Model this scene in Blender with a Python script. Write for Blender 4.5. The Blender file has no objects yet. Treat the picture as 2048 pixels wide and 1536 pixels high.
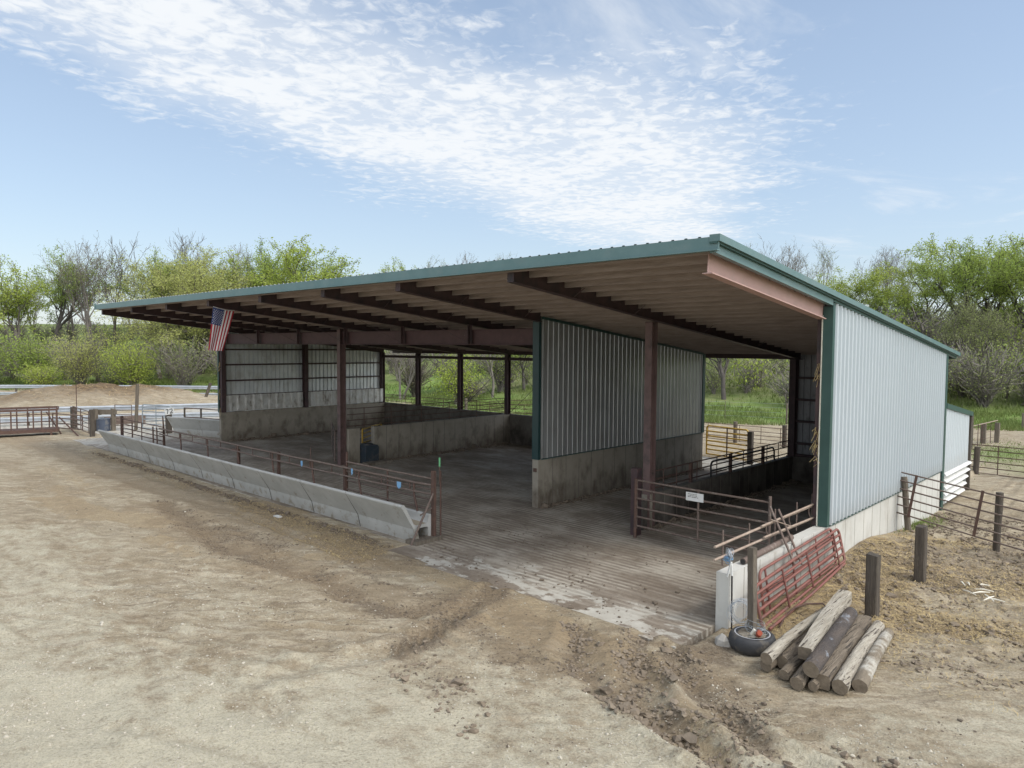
import bpy, math, random
import numpy as np
from mathutils import Matrix, Vector, noise as mnoise
from math import radians, sin, cos, pi, hypot

scene = bpy.context.scene
# ------------------------------------------------------------------ camera
cam_data = bpy.data.cameras.new("Camera")
cam_obj = bpy.data.objects.new("Camera", cam_data)
scene.collection.objects.link(cam_obj)
cam_data.sensor_width = 36.0
cam_data.lens = 1430.0 / 2048.0 * 36.0
cam_data.clip_end = 3000
cam_data.clip_start = 0.1
cam_obj.matrix_world = Matrix(((0.72843986, -0.0396983, 0.68395863, 0.0),
                               (0.68507783, 0.03256968, -0.72774143, 0.0),
                               (0.00661378, 0.99868076, 0.05092148, 4.5),
                               (0, 0, 0, 1)))
scene.camera = cam_obj
scene.render.resolution_x = 1024
scene.render.resolution_y = 768
scene.view_settings.view_transform = 'Standard'
scene.view_settings.look = 'None'
scene.view_settings.exposure = 0.04
scene.cycles.diffuse_bounces = 8
scene.cycles.max_bounces = 12
scene.view_settings.gamma = 1.0

SUN_EL = radians(50)          # veiled sun, high on the right-hand side of the barn
SUN_DIR = Vector((cos(SUN_EL) * 0.954, cos(SUN_EL) * 0.30, sin(SUN_EL)))
# ------------------------------------------------------------------ sky
world = bpy.data.worlds.new("World")
scene.world = world
world.use_nodes = True
wt = world.node_tree
wt.nodes.clear()
def wn(t, **k):
    n = wt.nodes.new(t)
    for a, b in k.items():
        setattr(n, a, b)
    return n
def wl(a, b): wt.links.new(a, b)
def wmath(op, a, b=None, c=None):
    n = wn('ShaderNodeMath', operation=op)
    for i, v in enumerate((a, b, c)):
        if v is None: continue
        if isinstance(v, (int, float)): n.inputs[i].default_value = v
        else: wl(v, n.inputs[i])
    return n.outputs[0]
sky = wn('ShaderNodeTexSky', sky_type='NISHITA')
sky.sun_disc = False
sky.sun_elevation = SUN_EL
sky.sun_rotation = math.atan2(SUN_DIR.x, SUN_DIR.y)
sky.air_density = 1.15
sky.dust_density = 0.9
sky.ozone_density = 1.4
sky.altitude = 200
tc = wn('ShaderNodeTexCoord')
sep = wn('ShaderNodeSeparateXYZ')
wl(tc.outputs['Generated'], sep.inputs[0])
zz = wmath('MAXIMUM', sep.outputs[2], 0.02)
px = wmath('DIVIDE', sep.outputs[0], zz)
py = wmath('DIVIDE', sep.outputs[1], zz)
comb = wn('ShaderNodeCombineXYZ')
wl(px, comb.inputs[0]); wl(py, comb.inputs[1])
def wnoise(scale, detail, rough, dist=0.0, vec=None, stretch=None, off=(0, 0, 0)):
    m = wn('ShaderNodeMapping')
    wl(comb.outputs[0] if vec is None else vec, m.inputs[0])
    m.inputs['Location'].default_value = off
    m.inputs['Scale'].default_value = stretch or (1, 1, 1)
    n = wn('ShaderNodeTexNoise')
    n.inputs['Scale'].default_value = scale
    n.inputs['Detail'].default_value = detail
    n.inputs['Roughness'].default_value = rough
    n.inputs['Distortion'].default_value = dist
    wl(m.outputs[0], n.inputs['Vector'])
    return n.outputs['Fac']
warp = wmath('MULTIPLY', wmath('SUBTRACT', wnoise(1.6, 4, .6), 0.5), .55)
pxw = wmath('ADD', px, warp)
# the cloud bank: bounded by three straight-ish edges on the cloud layer
d1 = wmath('MULTIPLY', wmath('ADD', wmath('ADD', pxw, wmath('MULTIPLY', py, 0.72)), 2.30), 2.6)
d2 = wmath('MULTIPLY', wmath('ADD', wmath('ADD', pxw, wmath('MULTIPLY', py, 0.22)), 3.0), 1.5)
edge_r = wmath('SUBTRACT', -1.72, wmath('MULTIPLY', wmath('MAXIMUM', wmath('SUBTRACT', py, 3.2), 0.0), 0.55))
er = wn('ShaderNodeMapRange', interpolation_type='SMOOTHSTEP'); wl(py, er.inputs[0]); er.inputs[1].default_value = 1.75; er.inputs[2].default_value = 2.2; er.inputs[3].default_value = 0.0; er.inputs[4].default_value = 0.38
edge_r = wmath('ADD', edge_r, er.outputs[0])
d3 = wmath('MULTIPLY', wmath('SUBTRACT', edge_r, pxw), 1.7)
inside = wmath('MINIMUM', wmath('MINIMUM', d1, d2), d3)
inside = wmath('MINIMUM', inside, 1.0)
inside = wmath('MAXIMUM', inside, -2.0)
cells = wnoise(13.0, 4, .6, 0.5, stretch=(1, .85, 1))
big = wnoise(1.5, 4, .6, 0.6)
dens = wmath('ADD', wmath('MULTIPLY', inside, 0.47), wmath('MULTIPLY', wmath('SUBTRACT', cells, 0.5), 1.65))
dens = wmath('ADD', dens, wmath('MULTIPLY', wmath('SUBTRACT', big, 0.5), 1.5))
ss = wn('ShaderNodeMapRange', interpolation_type='SMOOTHSTEP')
wl(dens, ss.inputs[0])
ss.inputs[1].default_value = -0.22; ss.inputs[2].default_value = 0.68
ss.inputs[3].default_value = 0.0; ss.inputs[4].default_value = 0.95
# soft veil behind the cells, inside the bank
veil = wn('ShaderNodeMapRange', interpolation_type='SMOOTHSTEP')
wl(wmath('ADD', inside, wmath('MULTIPLY', wmath('SUBTRACT', big, .5), 1.2)), veil.inputs[0])
veil.inputs[1].default_value = -0.3; veil.inputs[2].default_value = 0.9
veil.inputs[3].default_value = 0.0; veil.inputs[4].default_value = 0.5
# loose wisps, to the right of the bank only
wis = wnoise(1.05, 7, .62, 0.9, stretch=(1.0, .55, 1), off=(3.1, 1.7, 0))
wm = wn('ShaderNodeMapRange', interpolation_type='SMOOTHSTEP')
wl(wis, wm.inputs[0])
wm.inputs[1].default_value = 0.50; wm.inputs[2].default_value = 0.78
wm.inputs[3].default_value = 0.0; wm.inputs[4].default_value = 0.75
wr = wn('ShaderNodeMapRange', interpolation_type='SMOOTHSTEP')
wl(wmath('ADD', px, wmath('MULTIPLY', py, 0.40)), wr.inputs[0])
wr.inputs[1].default_value = -1.6; wr.inputs[2].default_value = -0.2
wr.inputs[3].default_value = 0.02; wr.inputs[4].default_value = 1.0
wisp = wmath('MULTIPLY', wm.outputs[0], wr.outputs[0])
cl = wmath('MAXIMUM', wmath('MAXIMUM', ss.outputs[0], veil.outputs[0]), wisp)
# clouds thin out into the haze at the horizon
hz = wn('ShaderNodeMapRange', interpolation_type='SMOOTHSTEP')
wl(sep.outputs[2], hz.inputs[0])
hz.inputs[1].default_value = 0.07; hz.inputs[2].default_value = 0.17
cl = wmath('MULTIPLY', cl, hz.outputs[0])
mixc = wn('ShaderNodeMixRGB')
wl(cl, mixc.inputs[0])
# pale the clear sky a little with thin high haze, more towards the horizon
pale = wn('ShaderNodeMixRGB')
ph = wn('ShaderNodeMapRange')
wl(sep.outputs[2], ph.inputs[0])
ph.inputs[1].default_value = 0.0; ph.inputs[2].default_value = 0.5
ph.inputs[3].default_value = 0.50; ph.inputs[4].default_value = 0.28
wl(ph.outputs[0], pale.inputs[0])
wl(sky.outputs[0], pale.inputs[1])
pale.inputs[2].default_value = (4.6, 5.5, 6.75, 1)
wl(pale.outputs[0], mixc.inputs[1])
mixc.inputs[2].default_value = (6.3, 6.5, 6.7, 1)
bg = wn('ShaderNodeBackground')
# unseen fill glow added to the sky, behind and right of the camera
gd = wn('ShaderNodeVectorMath', operation='DOT_PRODUCT')
wl(tc.outputs['Generated'], gd.inputs[0]); gd.inputs[1].default_value = Vector((0.74, -0.30, 0.60)).normalized()
gm_ = wn('ShaderNodeMapRange', interpolation_type='SMOOTHSTEP')
wl(gd.outputs['Value'], gm_.inputs[0])
gm_.inputs[1].default_value = 0.15; gm_.inputs[2].default_value = 1.0; gm_.inputs[3].default_value = 0.0; gm_.inputs[4].default_value = 11.0
glow = wn('ShaderNodeMixRGB', blend_type='ADD'); glow.inputs[0].default_value = 1.0
gc = wn('ShaderNodeMixRGB', blend_type='MULTIPLY'); gc.inputs[0].default_value = 1.0
gc.inputs[2].default_value = (1.0, 0.955, 0.88, 1)
wl(gm_.outputs[0], gc.inputs[1])
wl(mixc.outputs[0], glow.inputs[1]); wl(gc.outputs[0], glow.inputs[2])
wl(glow.outputs[0], bg.inputs[0])
bg.inputs[1].default_value = 0.145
wo = wn('ShaderNodeOutputWorld')
wl(bg.outputs[0], wo.inputs[0])
# ------------------------------------------------------------------ sun (veiled by thin cloud)
sd = bpy.data.lights.new("Sun", 'SUN')
sd.energy = 2.0
sd.angle = radians(14)
sd.color = (1.0, 0.955, 0.88)
so = bpy.data.objects.new("Sun", sd)
scene.collection.objects.link(so)
so.location = (20, -20, 40)
so.rotation_euler = (-SUN_DIR).to_track_quat('-Z', 'Y').to_euler()

# ------------------------------------------------------------------ helpers
col = scene.collection
W = {}                                   # world position of each parent
class MB:
    def __init__(s):
        s.v = []; s.f = []; s.m = []; s.sm = []
    def add(s, vs, fs, mat=0, smooth=False):
        b = len(s.v)
        s.v.extend([tuple(p) for p in vs])
        for f in fs:
            s.f.append(tuple(b + i for i in f)); s.m.append(mat); s.sm.append(smooth)
    def box(s, x0, x1, y0, y1, z0, z1, mat=0):
        if x0 > x1: x0, x1 = x1, x0
        if y0 > y1: y0, y1 = y1, y0
        if z0 > z1: z0, z1 = z1, z0
        s.add([(x0,y0,z0),(x1,y0,z0),(x1,y1,z0),(x0,y1,z0),(x0,y0,z1),(x1,y0,z1),(x1,y1,z1),(x0,y1,z1)],
              [(0,3,2,1),(4,5,6,7),(0,1,5,4),(1,2,6,5),(2,3,7,6),(3,0,4,7)], mat)
        return s
    def beam(s, p, q, w, h, up=(0,0,1), mat=0):
        p = Vector(p); q = Vector(q); d = (q-p).normalized(); up = Vector(up)
        if abs(d.dot(up)) > .98: up = Vector((0,1,0))
        a = d.cross(up).normalized()*w/2; b = a.cross(d).normalized()*h/2
        s.add([p-a-b,p+a-b,p+a+b,p-a+b,q-a-b,q+a-b,q+a+b,q-a+b],
              [(0,1,2,3),(4,7,6,5),(0,4,5,1),(1,5,6,2),(2,6,7,3),(3,7,4,0)], mat)
        return s
    def tube(s, pts, r, n=8, mat=0, cap=True, jit=0.0, rnd=None):
        pts = [Vector(p) for p in pts]
        R = r if isinstance(r, (list, tuple)) else [r]*len(pts)
        vs = []; fs = []
        prev = None
        for i, p in enumerate(pts):
            if i == 0: d = pts[1]-pts[0]
            elif i == len(pts)-1: d = pts[-1]-pts[-2]
            else: d = (pts[i+1]-pts[i]).normalized()+(pts[i]-pts[i-1]).normalized()
            d = d.normalized() if d.length > 1e-9 else Vector((0,0,1))
            if prev is None:
                u = d.orthogonal().normalized()
            else:
                u = (prev - d*prev.dot(d))
                u = u.normalized() if u.length > 1e-6 else d.orthogonal().normalized()
            prev = u
            w = d.cross(u)
            for k in range(n):
                a = 2*pi*k/n
                rr = R[i]*(1+(rnd.uniform(-jit, jit) if jit else 0))
                vs.append(p+(u*cos(a)+w*sin(a))*rr)
        for i in range(len(pts)-1):
            for k in range(n):
                k2 = (k+1) % n
                fs.append((i*n+k, i*n+k2, (i+1)*n+k2, (i+1)*n+k))
        s.add(vs, fs, mat, True)
        if cap:
            s.add(vs[:n], [tuple(range(n-1, -1, -1))], mat, False)
            s.add(vs[-n:], [tuple(range(n))], mat, False)
        return s
    def prism(s, prof, axis, a, b, mat=0):
        """closed profile (list of 2-D points) extruded from a to b along 'x' or 'y' (profile in y,z / x,z) or 'z'"""
        n = len(prof)
        def P(u, v, t):
            return {'x': (t, u, v), 'y': (u, t, v), 'z': (u, v, t)}[axis]
        vs = [P(u, v, a) for u, v in prof]+[P(u, v, b) for u, v in prof]
        fs = [(i, (i+1) % n, n+(i+1) % n, n+i) for i in range(n)]
        s.add(vs, fs, mat)
        s.add(vs[:n], [tuple(range(n-1, -1, -1))], mat); s.add(vs[n:], [tuple(range(n))], mat)
        return s
    def build(s, name, mats, parent=None, loc=None, label=None):
        me = bpy.data.meshes.new(name)
        if parent is not None: off = W[parent.name]
        elif loc is not None: off = Vector(loc)
        else: off = Vector((0,0,0))
        me.from_pydata([(v[0]-off[0], v[1]-off[1], v[2]-off[2]) for v in s.v], [], s.f)
        if not isinstance(mats, (list, tuple)): mats = [mats]
        for m in mats: me.materials.append(m)
        if len(mats) > 1: me.polygons.foreach_set('material_index', s.m)
        me.polygons.foreach_set('use_smooth', s.sm)
        me.update()
        o = bpy.data.objects.new(name, me)
        col.objects.link(o)
        if parent is not None:
            o.parent = parent
        else:
            o.location = off
        W[o.name] = off
        if label: o['label'] = label
        return o
def tag(o, label, cat, group=None, kind=None):
    if label: o['label'] = label
    if cat: o['category'] = cat
    if group: o['group'] = group
    if kind: o['kind'] = kind
    return o
def thing(name, label, cat, loc, group=None):
    o = bpy.data.objects.new(name, None)
    o.empty_display_size = 0.2
    col.objects.link(o); o.location = loc
    W[o.name] = Vector(loc)
    return tag(o, label, cat, group)
def struct(o):
    o['kind'] = 'structure'; return o
def lerp(a, b, t): return Vector(a)*(1-t)+Vector(b)*t
def ibeam(mb, p, q, depth, fw, tw=.012, tf=.016, up=(0,0,1), mat=0):
    """I section from p to q; p,q on the centre line"""
    p = Vector(p); q = Vector(q); d = (q-p).normalized(); up = Vector(up)
    a = d.cross(up).normalized(); b = a.cross(d).normalized()
    mb.beam(p, q, tw, depth-2*tf, up=b, mat=mat)
    o = b*(depth/2-tf/2)
    mb.beam(p+o, q+o, fw, tf, up=b, mat=mat); mb.beam(p-o, q-o, fw, tf, up=b, mat=mat)

# ------------------------------------------------------------------ materials
def _n(nt, t, **k):
    n = nt.nodes.new(t)
    for a, b in k.items(): setattr(n, a, b)
    return n
def mat(name, ca, cb, scale=3.0, rough=.8, metal=0.0, bump=.15, bscale=None, stretch=(1,1,1), detail=6,
        dirt=None, dirt_scale=1.2, dirt_lo=.5, dirt_hi=.7, dirt_stretch=(1,1,1), bdist=.02, trans=0.0, spec=.5,
        low=None):
    m = bpy.data.materials.new(name); m.use_nodes = True
    nt = m.node_tree; nt.nodes.clear(); L = nt.links.new
    out = _n(nt, 'ShaderNodeOutputMaterial'); bs = _n(nt, 'ShaderNodeBsdfPrincipled')
    L(bs.outputs[0], out.inputs[0])
    g = _n(nt, 'ShaderNodeNewGeometry')
    mp = _n(nt, 'ShaderNodeMapping'); L(g.outputs['Position'], mp.inputs[0]); mp.inputs['Scale'].default_value = stretch
    n1 = _n(nt, 'ShaderNodeTexNoise'); L(mp.outputs[0], n1.inputs['Vector'])
    n1.inputs['Scale'].default_value = scale; n1.inputs['Detail'].default_value = detail; n1.inputs['Roughness'].default_value = .6
    r1 = _n(nt, 'ShaderNodeMapRange'); L(n1.outputs['Fac'], r1.inputs[0]); r1.inputs[1].default_value = .3; r1.inputs[2].default_value = .7
    mx = _n(nt, 'ShaderNodeMixRGB'); L(r1.outputs[0], mx.inputs[0])
    mx.inputs[1].default_value = (*ca, 1); mx.inputs[2].default_value = (*cb, 1)
    c = mx.outputs[0]
    if dirt:
        mp2 = _n(nt, 'ShaderNodeMapping'); L(g.outputs['Position'], mp2.inputs[0]); mp2.inputs['Scale'].default_value = dirt_stretch
        n2 = _n(nt, 'ShaderNodeTexNoise'); L(mp2.outputs[0], n2.inputs['Vector'])
        n2.inputs['Scale'].default_value = dirt_scale; n2.inputs['Detail'].default_value = 8; n2.inputs['Roughness'].default_value = .65
        r2 = _n(nt, 'ShaderNodeMapRange'); L(n2.outputs['Fac'], r2.inputs[0]); r2.inputs[1].default_value = dirt_lo; r2.inputs[2].default_value = dirt_hi
        f = r2.outputs[0]
        if low:      # splashed stains reach up from the floor: (z where full, z where gone)
            sx = _n(nt, 'ShaderNodeSeparateXYZ'); L(g.outputs['Position'], sx.inputs[0])
            rz = _n(nt, 'ShaderNodeMapRange'); L(sx.outputs[2], rz.inputs[0]); rz.inputs[1].default_value = low[0]; rz.inputs[2].default_value = low[1]
            rz.inputs[3].default_value = .45; rz.inputs[4].default_value = -.25
            ad = _n(nt, 'ShaderNodeMath', operation='ADD', use_clamp=True); L(f, ad.inputs[0]); L(rz.outputs[0], ad.inputs[1]); f = ad.outputs[0]
        mx2 = _n(nt, 'ShaderNodeMixRGB'); L(f, mx2.inputs[0]); L(c, mx2.inputs[1]); mx2.inputs[2].default_value = (*dirt, 1)
        c = mx2.outputs[0]
    L(c, bs.inputs['Base Color'])
    bs.inputs['Roughness'].default_value = rough; bs.inputs['Metallic'].default_value = metal
    bs.inputs['Specular IOR Level'].default_value = spec
    if bump:
        nb = _n(nt, 'ShaderNodeTexNoise'); L(mp.outputs[0], nb.inputs['Vector'])
        nb.inputs['Scale'].default_value = bscale or scale*6; nb.inputs['Detail'].default_value = 6
        bp = _n(nt, 'ShaderNodeBump'); L(nb.outputs['Fac'], bp.inputs['Height'])
        bp.inputs['Strength'].default_value = bump; bp.inputs['Distance'].default_value = bdist
        L(bp.outputs[0], bs.inputs['Normal'])
    if trans:
        tr = _n(nt, 'ShaderNodeBsdfTranslucent'); L(c, tr.inputs[0])
        ms = _n(nt, 'ShaderNodeMixShader'); ms.inputs[0].default_value = trans
        L(bs.outputs[0], ms.inputs[1]); L(tr.outputs[0], ms.inputs[2]); L(ms.outputs[0], out.inputs[0])
    return m
M = {}
M['sheet'] = mat('sheet_metal_siding', (.455,.50,.525), (.485,.53,.555), .5, .42, .1, .0, 8, dirt=(.36,.36,.34), dirt_scale=3.5, dirt_lo=.56, dirt_hi=.95, dirt_stretch=(1,1,.35), low=(.80,1.5))
M['sheet_in'] = mat('sheet_metal_inside', (.56,.59,.61), (.66,.68,.69), 1.3, .38, .3, .0, 8, dirt=(.34,.31,.27), dirt_scale=2.4, dirt_lo=.50, dirt_hi=.85, dirt_stretch=(1,1,.5))
M['sheet_part'] = mat('sheet_metal_partition', (.32,.325,.325), (.37,.375,.375), 1.3, .32, .45, .0, 8, dirt=(.24,.23,.21), dirt_scale=2.0, dirt_lo=.52, dirt_hi=.9, dirt_stretch=(1,1,.5))
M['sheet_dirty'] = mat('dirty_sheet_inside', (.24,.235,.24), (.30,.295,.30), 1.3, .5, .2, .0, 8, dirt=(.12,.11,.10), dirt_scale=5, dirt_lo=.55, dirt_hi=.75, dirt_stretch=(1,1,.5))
M['lining'] = mat('dirty_lining_sheet', (.62,.62,.61), (.46,.44,.40), 3, .45, .3, .1, 12, dirt=(.20,.17,.14), dirt_scale=5, dirt_lo=.52, dirt_hi=.7, dirt_stretch=(1,1,.4))
M['roof'] = mat('roof_sheet', (.40,.40,.42), (.50,.50,.52), 1.5, .5, .3, .05, 8)
M['green'] = mat('green_trim_paint', (.024,.062,.055), (.034,.082,.072), 2, .42, .0, .0)
M['green_pale'] = mat('weathered_green_fascia', (.088,.158,.158), (.115,.19,.19), 2.5, .4, .0, .0, dirt=(.15,.20,.195), dirt_scale=2, dirt_lo=.5, dirt_hi=.85)
M['green_dark'] = mat('dark_teal_trim', (.013,.036,.038), (.02,.05,.05), 2, .4, .0, .0)
M['primer_lit'] = mat('sky_lit_red_oxide_primer', (.43,.275,.245), (.48,.315,.285), 2, .6, 0, .0, dirt=(.34,.25,.22), dirt_scale=3, dirt_lo=.5, dirt_hi=.9)  # same primer as the inner rafters, paler with the sky's light painted in
M['steel'] = mat('dark_red_steel', (.045,.025,.027), (.075,.042,.042), 4, .6, 0, .05, 18, dirt=(.028,.022,.025), dirt_scale=3)
M['steel_spk'] = mat('speckled_girder_steel', (.066,.033,.034), (.10,.05,.05), 4, .6, 0, .05, 18, dirt=(.5,.46,.42), dirt_scale=26, dirt_lo=.68, dirt_hi=.75)
M['column'] = mat('dusty_red_column', (.15,.095,.088), (.115,.07,.064), 4, .65, 0, .08, 18, dirt=(.06,.045,.042), dirt_scale=3)
M['deck'] = mat('brown_stained_underside', (.27,.22,.195), (.345,.285,.26), 5, .8, 0, .2, 20, stretch=(.5,3,3), dirt=(.155,.125,.112), dirt_scale=4, dirt_lo=.46, dirt_hi=.85, dirt_stretch=(.3,4,4))
M['conc'] = mat('pen_wall_concrete', (.30,.27,.22), (.225,.20,.16), 1.4, .85, 0, .2, 14, dirt=(.11,.088,.065), dirt_scale=2.6, dirt_lo=.45, dirt_hi=.72, dirt_stretch=(1,1,.55), low=(0.05, 1.0))
M['conc_dark'] = mat('manured_pen_concrete', (.15,.135,.115), (.10,.088,.073), 1.6, .85, 0, .25, 14, dirt=(.042,.034,.028), dirt_scale=2.2, dirt_lo=.42, dirt_hi=.66, dirt_stretch=(1,1,.6), low=(0.0, .9))
M['conc_clean'] = mat('clean_wall_concrete', (.46,.455,.42), (.54,.53,.49), 1.8, .85, 0, .15, 16, dirt=(.33,.30,.25), dirt_scale=2.2, dirt_lo=.5, dirt_hi=.85, dirt_stretch=(1,1,.5))
M['bunk'] = mat('bunk_concrete', (.44,.44,.42), (.34,.34,.32), 1.8, .85, 0, .25, 18, dirt=(.22,.19,.145), dirt_scale=3.5, dirt_lo=.52, dirt_hi=.70, low=(-.05,.42))
M['bunk_in'] = mat('bunk_trough_worn', (.36,.31,.23), (.30,.25,.18), 3, .85, 0, .2, 18)
M['rust'] = mat('rusty_pipe', (.165,.122,.10), (.105,.075,.062), 9, .8, .1, .3, 60, dirt=(.26,.22,.185), dirt_scale=9, dirt_lo=.52, dirt_hi=.7)
M['rust_dark'] = mat('dark_rusty_pipe', (.07,.042,.034), (.12,.068,.05), 9, .75, .1, .3, 60)
M['rust_pale'] = mat('pale_dusty_pipe', (.36,.29,.23), (.27,.20,.155), 9, .8, .0, .3, 60)
M['redpaint'] = mat('faded_red_gate_paint', (.235,.088,.066), (.17,.066,.052), 6, .55, 0, .1, 40, dirt=(.13,.08,.06), dirt_scale=5, dirt_lo=.5, dirt_hi=.7)
M['reddark'] = mat('dark_red_gate_strap', (.10,.032,.026), (.14,.045,.035), 6, .6, 0, .1, 40)
M['yellow'] = mat('yellow_gate_paint', (.62,.40,.05), (.50,.29,.04), 6, .5, 0, .1, 40, dirt=(.30,.18,.06), dirt_scale=6, dirt_lo=.55, dirt_hi=.75)
M['black'] = mat('black_pipe', (.02,.02,.02), (.035,.03,.03), 6, .5, .2, .1, 30)
M['galv'] = mat('galvanised_steel', (.50,.53,.56), (.40,.43,.46), 3, .42, .45, .08, 30)
M['galv_gate'] = mat('galvanised_gate', (.36,.40,.42), (.28,.31,.33), 4, .5, .3, .08, 30)
M['wood_grey'] = mat('grey_weathered_wood', (.20,.17,.13), (.11,.09,.07), 8, .9, 0, .9, 30, stretch=(3,3,.3), bdist=.04)
M['wood_dark'] = mat('dark_weathered_wood', (.060,.048,.038), (.12,.10,.078), 8, .9, 0, .9, 30, stretch=(3,3,.25), dirt=(.17,.155,.11), dirt_scale=5, dirt_lo=.58, dirt_hi=.75, dirt_stretch=(3,3,.4), bdist=.04)
M['log_light'] = mat('pale_barkless_wood', (.52,.48,.40), (.31,.27,.21), 6, .9, 0, 1.0, 22, stretch=(4,.35,4), dirt=(.075,.058,.045), dirt_scale=4, dirt_lo=.555, dirt_hi=.61, dirt_stretch=(7,.5,7), bdist=.04)
M['log_mid'] = mat('brown_post_wood', (.255,.21,.155), (.15,.118,.085), 6, .9, 0, 1.0, 22, stretch=(4,.35,4), dirt=(.055,.044,.034), dirt_scale=4, dirt_lo=.55, dirt_hi=.61, dirt_stretch=(7,.5,7), bdist=.04)
M['log_dark'] = mat('blackened_post_wood', (.045,.040,.040), (.105,.082,.066), 3, .85, 0, .9, 26, stretch=(2,.5,2), dirt=(.24,.26,.29), dirt_scale=3.4, dirt_lo=.61, dirt_hi=.70, bdist=.04)
M['log_white'] = mat('whitewashed_wood', (.56,.54,.48), (.36,.33,.27), 6, .9, 0, .8, 26, stretch=(3,.5,3), dirt=(.20,.165,.12), dirt_scale=1.6, dirt_lo=.44, dirt_hi=.54, bdist=.04)
M['endgrain'] = mat('sawn_end_grain', (.12,.095,.068), (.20,.16,.115), 14, .95, 0, .6, 50)
M['tyre'] = mat('old_rubber', (.028,.029,.032), (.05,.05,.052), 6, .7, 0, .3, 40, dirt=(.17,.145,.11), dirt_scale=5, dirt_lo=.5, dirt_hi=.75)
M['white'] = mat('white_plastic', (.68,.68,.66), (.58,.58,.55), 6, .6, 0, .05)
M['whitetyre'] = mat('whitewall_ring', (.42,.43,.45), (.34,.35,.37), 6, .6, 0, .05)
M['bluetag'] = mat('blue_tag_plastic', (.15,.32,.52), (.20,.38,.58), 6, .5, 0, 0)
M['greentag'] = mat('green_tag_plastic', (.10,.36,.16), (.14,.42,.2), 6, .5, 0, 0)
M['orange'] = mat('orange_plastic', (.36,.075,.04), (.32,.065,.03), 6, .7, 0, 0)
M['barrel'] = mat('dark_blue_rubber', (.018,.028,.04), (.03,.045,.06), 4, .5, 0, .1, 20, dirt=(.09,.08,.07), dirt_scale=4)
M['blue'] = mat('faded_blue_drum', (.05,.065,.10), (.08,.10,.14), 4, .5, 0, .1, 20, dirt=(.2,.19,.17), dirt_scale=4)
M['stone'] = mat('grey_stone', (.40,.38,.34), (.30,.28,.25), 8, .9, 0, .4, 30)
M['bone'] = mat('bleached_sticks', (.72,.69,.60), (.55,.51,.42), 8, .8, 0, .2, 40)
M['black_letter'] = mat('black_letter_paint', (.02,.02,.02), (.03,.03,.03), 6, .6, 0, 0)
M['mound'] = mat('x', (.3,.2,.1), (.2,.1,.08))
M['flag_red'] = mat('flag_red_cloth', (.36,.025,.04), (.30,.02,.03), 6, .85, 0, .1, 80, trans=.25)
M['flag_white'] = mat('flag_white_cloth', (.70,.68,.68), (.62,.60,.60), 6, .85, 0, .1, 80, trans=.25)
M['flag_blue'] = mat('flag_blue_cloth', (.035,.055,.16), (.05,.07,.19), 6, .85, 0, .1, 80, trans=.25)
M['bark'] = mat('tree_bark', (.085,.072,.060), (.135,.12,.10), 3, .9, 0, .5, 12)
M['bark_grey'] = mat('pale_grey_twigs', (.145,.13,.115), (.20,.18,.16), 3, .9, 0, .3, 12)
M['bark_dark'] = mat('dark_bark', (.055,.048,.044), (.10,.09,.08), 3, .9, 0, .5, 12)
def leafmat(name, a, b):
    return mat(name, a, b, .55, .65, 0, 0, trans=.45, detail=3, spec=.25)
M['leaf_g1'] = leafmat('spring_green_leaves', (.31,.40,.075), (.45,.51,.12))
M['leaf_g2'] = leafmat('mid_green_leaves', (.25,.34,.075), (.38,.46,.12))
M['leaf_o'] = leafmat('olive_buds', (.27,.32,.12), (.37,.41,.165))
M['leaf_w'] = leafmat('yellow_green_catkins', (.40,.43,.13), (.50,.52,.19))
M['leaf_b'] = leafmat('brown_buds', (.24,.21,.14), (.31,.27,.19))
M['leaf_y'] = leafmat('bright_yellow_green_leaves', (.33,.42,.07), (.44,.51,.10))
M['grass'] = mat('grass_blades', (.13,.18,.045), (.21,.26,.075), .8, .7, 0, 0, trans=.3, detail=3)
M['straw'] = mat('straw_bits', (.50,.39,.19), (.36,.26,.13), 3, .8, 0, 0)
M['clod'] = mat('dry_dirt_clods', (.15,.118,.085), (.235,.19,.14), 5, .95, 0, .6, 25)
M['pebble'] = mat('limestone_pebbles', (.50,.46,.38), (.33,.30,.24), 5, .9, 0, .2, 25)
M['manure'] = mat('dark_manure_clods', (.10,.078,.058), (.165,.13,.095), 5, .9, 0, .6, 25)

# ------------------------------------------------------------------ terrain
FOOT = [(-170,-40),(-105,2),(-82,22),(-62,36),(-49,37),(-32,36),(-21,41),(-15,44.5),(-6,51),(20,60),(80,70),(400,120)]
def foot_dist(X, Y):
    best = np.full(X.shape, 1e9); sg = np.ones(X.shape)
    for (ax, ay), (bx, by) in zip(FOOT[:-1], FOOT[1:]):
        dx, dy = bx-ax, by-ay; L2 = dx*dx+dy*dy
        t = np.clip(((X-ax)*dx+(Y-ay)*dy)/L2, 0, 1)
        d = np.hypot(X-ax-t*dx, Y-ay-t*dy)
        s = np.where(dx*(Y-ay)-dy*(X-ax) > 0, 1.0, -1.0)
        u = d < best
        best = np.where(u, d, best); sg = np.where(u, s, sg)
    return best*sg
def hill(X, Y):
    X = np.asarray(X, float); Y = np.asarray(Y, float)
    d = foot_dist(X, Y)
    t = np.clip(d/70, 0, 1)
    h = 8.5*(1-(1-t)**2)*np.clip(.25+d/25, .25, 1)
    return np.where(d > 0, h, 0)
def seg_d(X, Y, pts):
    best = np.full(X.shape, 1e9)
    for (ax, ay), (bx, by) in zip(pts[:-1], pts[1:]):
        dx, dy = bx-ax, by-ay; L2 = dx*dx+dy*dy+1e-9
        t = np.clip(((X-ax)*dx+(Y-ay)*dy)/L2, 0, 1)
        best = np.minimum(best, np.hypot(X-ax-t*dx, Y-ay-t*dy))
    return best
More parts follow.
